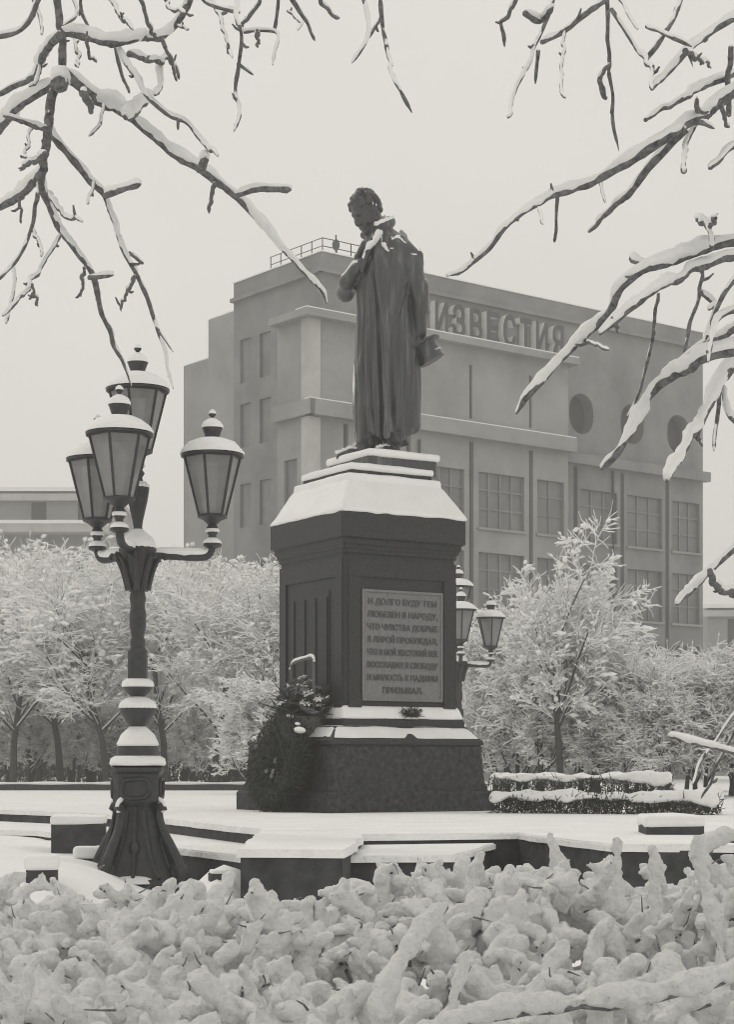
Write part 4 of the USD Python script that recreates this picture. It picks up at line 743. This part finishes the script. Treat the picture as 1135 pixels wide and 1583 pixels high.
LB = [([(80, -160), (88, -60), (92, 0), (95, 60), (97, 118)], 10, 9, .25), ([(97, 112), (150, 155), (200, 180), (265, 235), (325, 275), (365, 305), (410, 350), (455, 405), (490, 440), (508, 470)], 12, 4, 1.5),
 ([(365, 303), (392, 294), (420, 292), (450, 293)], 6, 7, 1.2), ([(180, 73), (205, 110), (230, 150), (262, 180), (290, 195), (315, 225), (340, 240)], 6, 4, .7), ([(160, 163), (155, 190), (137, 212)], 4, 3, .4), ([(128, 145), (143, 172)], 8, 6, .3),
 ([(332, 285), (322, 330)], 5, 4, .3), ([(230, 150), (210, 172), (196, 180)], 8, 9, 1.2), ([(310, 262), (318, 245)], 11, 8, 1.2), ([(97, 50), (140, 60), (180, 70), (215, 60), (250, 58), (280, 30), (300, -10)], 9, 7, 1.3), ([(178, 72), (188, 115), (200, 145)], 4, 3, .4), ([(200, 84), (240, 97), (262, 92), (275, 125)], 6, 4, 1.0),
 ([(245, 95), (248, 128), (238, 148)], 7, 5, .8), ([(115, 60), (122, 85), (118, 108)], 4, 3, .3), ([(135, 62), (140, 90), (150, 98)], 4, 3, .3), ([(97, 112), (80, 150), (73, 200), (70, 240), (66, 290), (85, 340), (115, 385), (145, 430), (160, 490), (185, 550), (203, 597)], 11, 4, .7),
 ([(75, 190), (85, 215), (120, 255), (150, 290), (163, 305), (175, 345), (200, 400), (210, 425), (235, 490), (255, 550), (270, 600)], 9, 3, .7), ([(163, 303), (190, 293), (218, 286)], 7, 7, 1.2), ([(145, 282), (135, 315)], 4, 3, .3), ([(200, 392), (222, 408)], 4, 3, .4), ([(208, 428), (185, 480)], 4, 2.5, .3), ([(245, 510), (268, 545)], 3, 2, .2),
 ([(75, 300), (95, 330), (125, 345)], 6, 3, .8), ([(138, 430), (175, 426)], 6, 5, 1.0), ([(130, 415), (125, 460)], 4, 3, .3), ([(68, 262), (30, 305), (-20, 330)], 9, 9, 1.4), ([(58, 300), (50, 350), (24, 405), (-10, 440)], 5, 4, .5), ([(92, 365), (60, 420), (30, 460), (5, 492)], 5, 4, .5), ([(50, 352), (65, 398)], 4, 3, .3), ([(50, 440), (58, 475)], 3, 3, .3),
 ([(92, 55), (65, 85), (55, 115), (30, 135), (-20, 150)], 8, 6, 1.2), ([(62, 95), (55, 125), (45, 135)], 5, 3, .4), ([(-20, 60), (30, 48), (55, 15), (60, -20)], 6, 5, .8), ([(45, -20), (62, 25), (64, 55)], 5, 3, .4), ([(85, 130), (50, 150), (20, 175), (-20, 220)], 9, 8, 1.6), ([(90, 128), (98, 134)], 15, 12, 1.0), ([(72, 200), (35, 190), (5, 180)], 6, 4, .9), ([(50, 195), (42, 225), (38, 245)], 4, 3, .3), ([(70, 240), (45, 255), (32, 262)], 7, 4, 1.0), ([(30, 305), (32, 345)], 3, 3, .3), ([(20, 410), (22, 440), (10, 500)], 4, 4, .5),
 ([(362, -20), (368, 30), (372, 50), (368, 100), (362, 140), (368, 170), (361, 200)], 5, 4, .5), ([(372, 48), (400, 50), (430, 54), (421, 100)], 4, 3, .7), ([(368, 100), (392, 117)], 4, 2.5, .4), ([(398, 48), (398, 72)], 3, 3, .2), ([(432, -20), (425, 52)], 4, 4, .4), ([(318, -20), (345, 40), (358, 88)], 5, 3, .5), ([(300, -15), (325, 8), (372, 22)], 5, 4, .6), ([(440, -20), (470, 30), (487, 65)], 5, 3, .5), ([(485, -15), (505, 12), (523, 32)], 5, 4, .5),
 ([(250, 60), (266, 98), (275, 125)], 4, 3, .4), ([(155, -20), (180, 18), (205, 45)], 5, 4, .6), ([(270, 38), (290, 45)], 3, 2, .3), ([(345, 22), (365, 10), (372, -10)], 4, 3, .4), ([(130, -20), (125, 15), (140, 48)], 4, 3, .4), ([(110, -20), (118, 22), (98, 40)], 4, 3, .5), ([(556, -30), (570, 50), (545, 98)], 5, 4, .8), ([(586, -30), (590, 35), (603, 90), (606, 112), (620, 140), (638, 176)], 5, 4, .5), ([(590, 25), (568, 62)], 3, 3, .4), ([(405, -20), (395, 15), (372, 45)], 4, 4, .5), ([(445, 18), (465, 35), (460, 48)], 3, 2.5, .4), ([(250, -20), (262, 12), (285, 20)], 4, 3, .5), ([(210, -10), (232, 40), (240, 58)], 4, 4, .5)]
RB = [([(800, -20), (790, 15), (775, 40), (782, 72)], 5, 4, .7), ([(865, -25), (840, 50), (815, 100), (795, 150), (785, 183)], 5, 4.5, .6), ([(812, 22), (835, 35), (855, 12)], 7, 6, 1.0), ([(838, 66), (870, 50), (910, 20), (950, -10)], 6, 6, 1.0), ([(832, 80), (828, 130)], 4.5, 4, .3), ([(873, 50), (870, 120), (873, 150)], 4, 4, .3),
 ([(938, -25), (942, 60), (943, 110), (947, 150), (950, 190), (957, 232)], 5, 3.5, .3), ([(943, 100), (928, 122), (933, 155)], 3, 7, .5), ([(945, 15), (985, 75), (1005, 105), (1010, 138)], 5, 4, .6), ([(1008, 138), (1040, 105), (1075, 68), (1160, 15)], 5, 9, 1.3), ([(1000, 90), (1025, 60), (1045, 25), (1058, -20)], 6, 6, .8), ([(1000, 42), (1040, 58), (1070, 72)], 4, 4, .7), ([(955, -5), (985, 45)], 4, 3, .4), ([(1060, 80), (1078, 92), (1100, 104)], 6, 3, .7), ([(1065, 85), (1072, 106)], 3, 2, .2),
 ([(1190, 100), (1110, 165), (1075, 185), (1030, 215), (985, 245), (930, 275), (880, 298), (830, 318), (790, 350), (760, 385), (720, 415), (695, 430)], 14, 4, 1.1), ([(1060, 200), (1010, 250), (980, 290), (945, 325), (910, 358)], 9, 4, .9), ([(928, 280), (935, 314)], 4, 3, .2), ([(833, 322), (840, 348)], 4, 3, .2), ([(862, 305), (860, 345), (858, 374)], 4, 4, .2), ([(998, 186), (1050, 155), (1100, 128), (1160, 105)], 4, 8, 1.0), ([(1078, 188), (1060, 225), (1055, 270)], 6, 6, .5), ([(1160, 200), (1125, 235), (1096, 260)], 6, 6, .7), ([(1115, 160), (1125, 198)], 5, 4, .3), ([(1082, 190), (1078, 155)], 7, 5, .4), ([(1085, 190), (1105, 200)], 6, 3, .6), ([(1130, 75), (1125, 140), (1130, 180)], 6, 6, .5),
 ([(1190, 368), (1100, 382), (1050, 403), (1000, 415), (965, 440), (945, 480), (915, 512), (870, 553), (830, 600), (797, 640)], 10, 7, 1.4), ([(1190, 385), (1090, 410), (1040, 440), (1000, 460), (960, 488), (925, 518)], 10, 7, 1.4), ([(1003, 414), (988, 408), (975, 398)], 7, 8, .9), ([(1102, 384), (1092, 350), (1076, 340)], 5, 7, .8), ([(1092, 350), (1108, 340)], 5, 6, .8), ([(1018, 455), (1010, 520), (990, 600), (972, 645)], 4, 3, .2), ([(1085, 410), (1082, 455), (1065, 500), (1058, 552)], 5, 4, .3), ([(1085, 452), (1105, 470), (1096, 480)], 6, 4, .7), ([(905, 528), (925, 534), (942, 540)], 4, 3, .2), ([(950, 500), (957, 515)], 4, 3, .2),
 ([(1190, 525), (1100, 555), (1050, 575), (1010, 605), (985, 650), (955, 695), (930, 724)], 11, 8, 1.5), ([(1190, 530), (1140, 565), (1110, 600), (1080, 660), (1050, 710), (1030, 745)], 12, 8, 1.4), ([(1170, 485), (1120, 520), (1070, 548), (1025, 590)], 8, 6, 1.3), ([(1112, 598), (1110, 640), (1103, 698)], 5, 4, .4), ([(1170, 470), (1115, 492), (1098, 535), (1095, 560)], 6, 5, .8), ([(1118, 600), (1128, 640), (1150, 660)], 6, 7, .9), ([(1080, 655), (1084, 690)], 5, 3, .3), ([(1160, 405), (1120, 455), (1090, 530)], 6, 5, .9),
 ([(1190, 795), (1110, 870), (1075, 905), (1045, 936)], 8, 6, 1.1), ([(1098, 882), (1112, 908), (1150, 925)], 6, 9, .6), ([(1170, 1060), (1110, 1140), (1080, 1185), (1072, 1215)], 3, 3, .2), ([(1035, 1138), (1085, 1150), (1170, 1172)], 4, 5, 1.5), ([(1150, 1090), (1120, 1160), (1085, 1235)], 3, 3, .2)]
for i, (p, a, b, s) in enumerate(LB): branch(LT, p, a, b, 7.0 + .5 * math.sin(i * 2.1), 7.1 + .8 * math.sin(i * 1.3 + 1), s, 100 + i)
for i, (p, a, b, s) in enumerate(RB): branch(RT, p, a, b, 6.1 + .3 * math.sin(i * 2.7), 6.2 + .6 * math.sin(i * 1.9 + 2), s, 300 + i)
for t, x, pts in ((LT, -1, [(-3.4, 7.2, -.1), (-3.35, 7.2, 1.5), (-3.1, 7.15, 3.2), (-2.4, 7.1, 4.6), (-1.5, 7.05, 5.3), (-1.05, 7.0, 4.9), (-1.18, 7.0, 4.62)]), (RT, 1, [(3.3, 6.3, -.1), (3.25, 6.3, 1.5), (3.05, 6.2, 2.4), (2.5, 6.2, 3.0), (1.9, 6.15, 3.4), (1.36, 6.1, 3.75)])):
    P = resample(pts, .08); obj('trunk', tube(P, np.interp(np.linspace(0, 1, len(P)), [0, .3, .6, 1], [.15, .11, .06, .02]), 12, 5, .15, 6), BARK, t, smooth=50)
P = resample([(3.05, 6.2, 2.2), (2.2, 6.2, 2.55), (1.5, 6.1, 2.9)], .06); obj('branch', tube(P, np.linspace(.06, .025, len(P)), 10, 3, .15, 8), BARK, RT, smooth=50)

# ------------------------------------------------------------------ snow laden shrubs filling the foreground
def shrub(seed, cx, cy, rx, ry, zt, n, label, extra=(), fine=0.013):
    g = np.random.default_rng(seed); t = thing('snowy_shrub', label, 'shrub', (cx, cy, 0))
    f = Field((-rx - .35, -ry - .35, .3), (rx + .35, ry + .35, zt + .4), fine); sp0, sp1, sr0, sr1 = [], [], [], []
    def arm(p, d, L, r, k):
        m = 6; pts = [p]
        for i in range(m):
            d = d + g.normal(size=3) * .24; d[2] += -.05 * i * (k == 0) ; d /= np.linalg.norm(d); pts.append(pts[-1] + d * L / m)
        pts = np.array(pts); u = np.linspace(0, 1, m + 1)
        rad = r * (.55 + .5 * g.uniform(size=m + 1) + .45 * np.sin(np.pi * (u * .8 + .1))) * (1 - .38 * u)
        f.chain(pts, rad, .011)
        q = pts - np.array([0, 0, 1]) * (rad * .93)[:, None]
        if g.uniform() < .2: sp0.extend(q[:-1]); sp1.extend(q[1:]); sr0.extend([.006] * m); sr1.extend([.004] * m)
        if g.uniform() < .13:
            e = d + g.normal(size=3) * .6; e /= np.linalg.norm(e); tip = pts[-1]; l = g.uniform(.03, .09)
            sp0.extend([tip, tip + e * l * .5]); sp1.extend([tip + e * l * .5, tip + e * l + g.normal(size=3) * .01]); sr0.extend([.004, .003]); sr1.extend([.003, .0015])
        if k == 0:
            for _ in range(g.integers(1, 3)):
                i = g.integers(1, m); e = d + g.normal(size=3) * .9; e[2] = abs(e[2]) * .8; e /= np.linalg.norm(e); arm(pts[i], e, L * g.uniform(.35, .6), r * g.uniform(.6, .85), 1)
    for _ in range(n):
        a = g.uniform(0, 2 * np.pi); rr = math.sqrt(g.uniform()); x, y = rx * rr * math.cos(a), ry * rr * math.sin(a)
        z = zt - .18 - .22 * rr ** 3 - .34 * g.uniform() ** 1.5 + .08 * g.uniform()
        d = np.array([g.normal() * .7 + x * .5, g.normal() * .7 - .1, g.uniform(.2, 1.3)]); d /= np.linalg.norm(d)
        arm(np.array([x, y, z]), d, g.uniform(.09, .22), g.uniform(.019, .037), 0)
    for pts, r0, r1 in extra:
        P = resample(np.array(pts) - (cx, cy, 0), .06); rad = np.linspace(r0, r1, len(P)) * (.6 + .8 * g.uniform(size=len(P))); f.chain(P, rad, .02)
        q = P - np.array([0, 0, 1]) * (rad * .9)[:, None]; sp0.extend(q[:-1]); sp1.extend(q[1:]); sr0.extend([.009] * (len(P) - 1)); sr1.extend([.008] * (len(P) - 1))
    m = f.mesh(); v = m.vertices; m.vertices = v + m.vertex_normals * ((meshkit.fbm(v * 48, 2, seed) - .5) * .024 + (meshkit.noise(v * 14, seed + 1) - .5) * .020)[:, None]
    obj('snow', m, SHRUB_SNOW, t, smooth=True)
    stems = 40; a = g.uniform(0, 6.28, stems); rr = np.sqrt(g.uniform(size=stems)); top = np.stack([rx * rr * np.cos(a), ry * rr * np.sin(a), np.full(stems, zt - .4)], 1); bot = top * [.35, .35, 0] + [0, 0, -.1]; mid = (top + bot) / 2 + g.normal(size=(stems, 3)) * .04
    obj('stem', cat_([prisms(bot, mid, np.full(stems, .014), np.full(stems, .012), 6), prisms(mid, top, np.full(stems, .012), np.full(stems, .008), 6), prisms(sp0, sp1, sr0, sr1, 5)]), BARK, t)
    return m
ex = lambda pts: [at(*p) for p in pts]
shrub(41, -0.75, 7.6, .95, 1.2, .98, 420, 'snow laden shrub below the foot of the lamp at the left')
shrub(46, -1.85, 9.6, .6, .9, .90, 150, 'small snow laden shrub in front of the half buried block, left edge', (), .015)
shrub(42, 0.55, 7.9, .95, 1.2, 1.07, 440, 'snow laden shrub in front of the terrace steps, centre right')
shrub(43, 1.75, 7.6, .6, 1.2, 1.13, 260, 'snow laden shrub rising highest at the right edge', [(ex([(1120, 1583, 6.6), (1110, 1450, 6.6), (1085, 1340, 6.7), (1080, 1300, 6.7)]), .024, .028), (ex([(960, 1400, 6.8), (955, 1340, 6.8), (955, 1300, 6.8)]), .024, .018), (ex([(1010, 1420, 6.8), (1015, 1360, 6.8), (1008, 1310, 6.8)]), .026, .02), (ex([(1070, 1320, 6.9), (1110, 1292, 6.9), (1150, 1290, 6.9)]), .022, .03)])
shrub(44, -0.55, 5.0, .75, 1.1, .90, 360, 'nearest snow laden shrub in the lower left corner', [(ex([(585, 1600, 4.6), (600, 1520, 4.6), (650, 1440, 4.7), (690, 1395, 4.8)]), .026, .018)], .0124)
shrub(45, 0.55, 5.0, .75, 1.1, .93, 360, 'nearest snow laden shrub in the lower right corner', [(ex([(620, 1600, 4.3), (760, 1560, 4.3), (900, 1545, 4.3), (1020, 1530, 4.35), (1160, 1490, 4.4)]), .016, .023), (ex([(690, 1600, 4.5), (705, 1530, 4.5), (725, 1480, 4.5)]), .024, .016)], .0124)

# ------------------------------------------------------------------ haze
hz = usdkit.material(stage, '/World/Looks/haze', {'v': ('principled_volume', {'color': (0.96, 0.955, 0.93), 'density': HAZE_DENSITY, 'anisotropy': 0.2})}, [], volume='v.volume')
obj('haze', box(-720, 720, -310, 720, -1.5, 31.0), hz, kind='stuff', label='thin winter haze paling the far buildings', cat='haze')
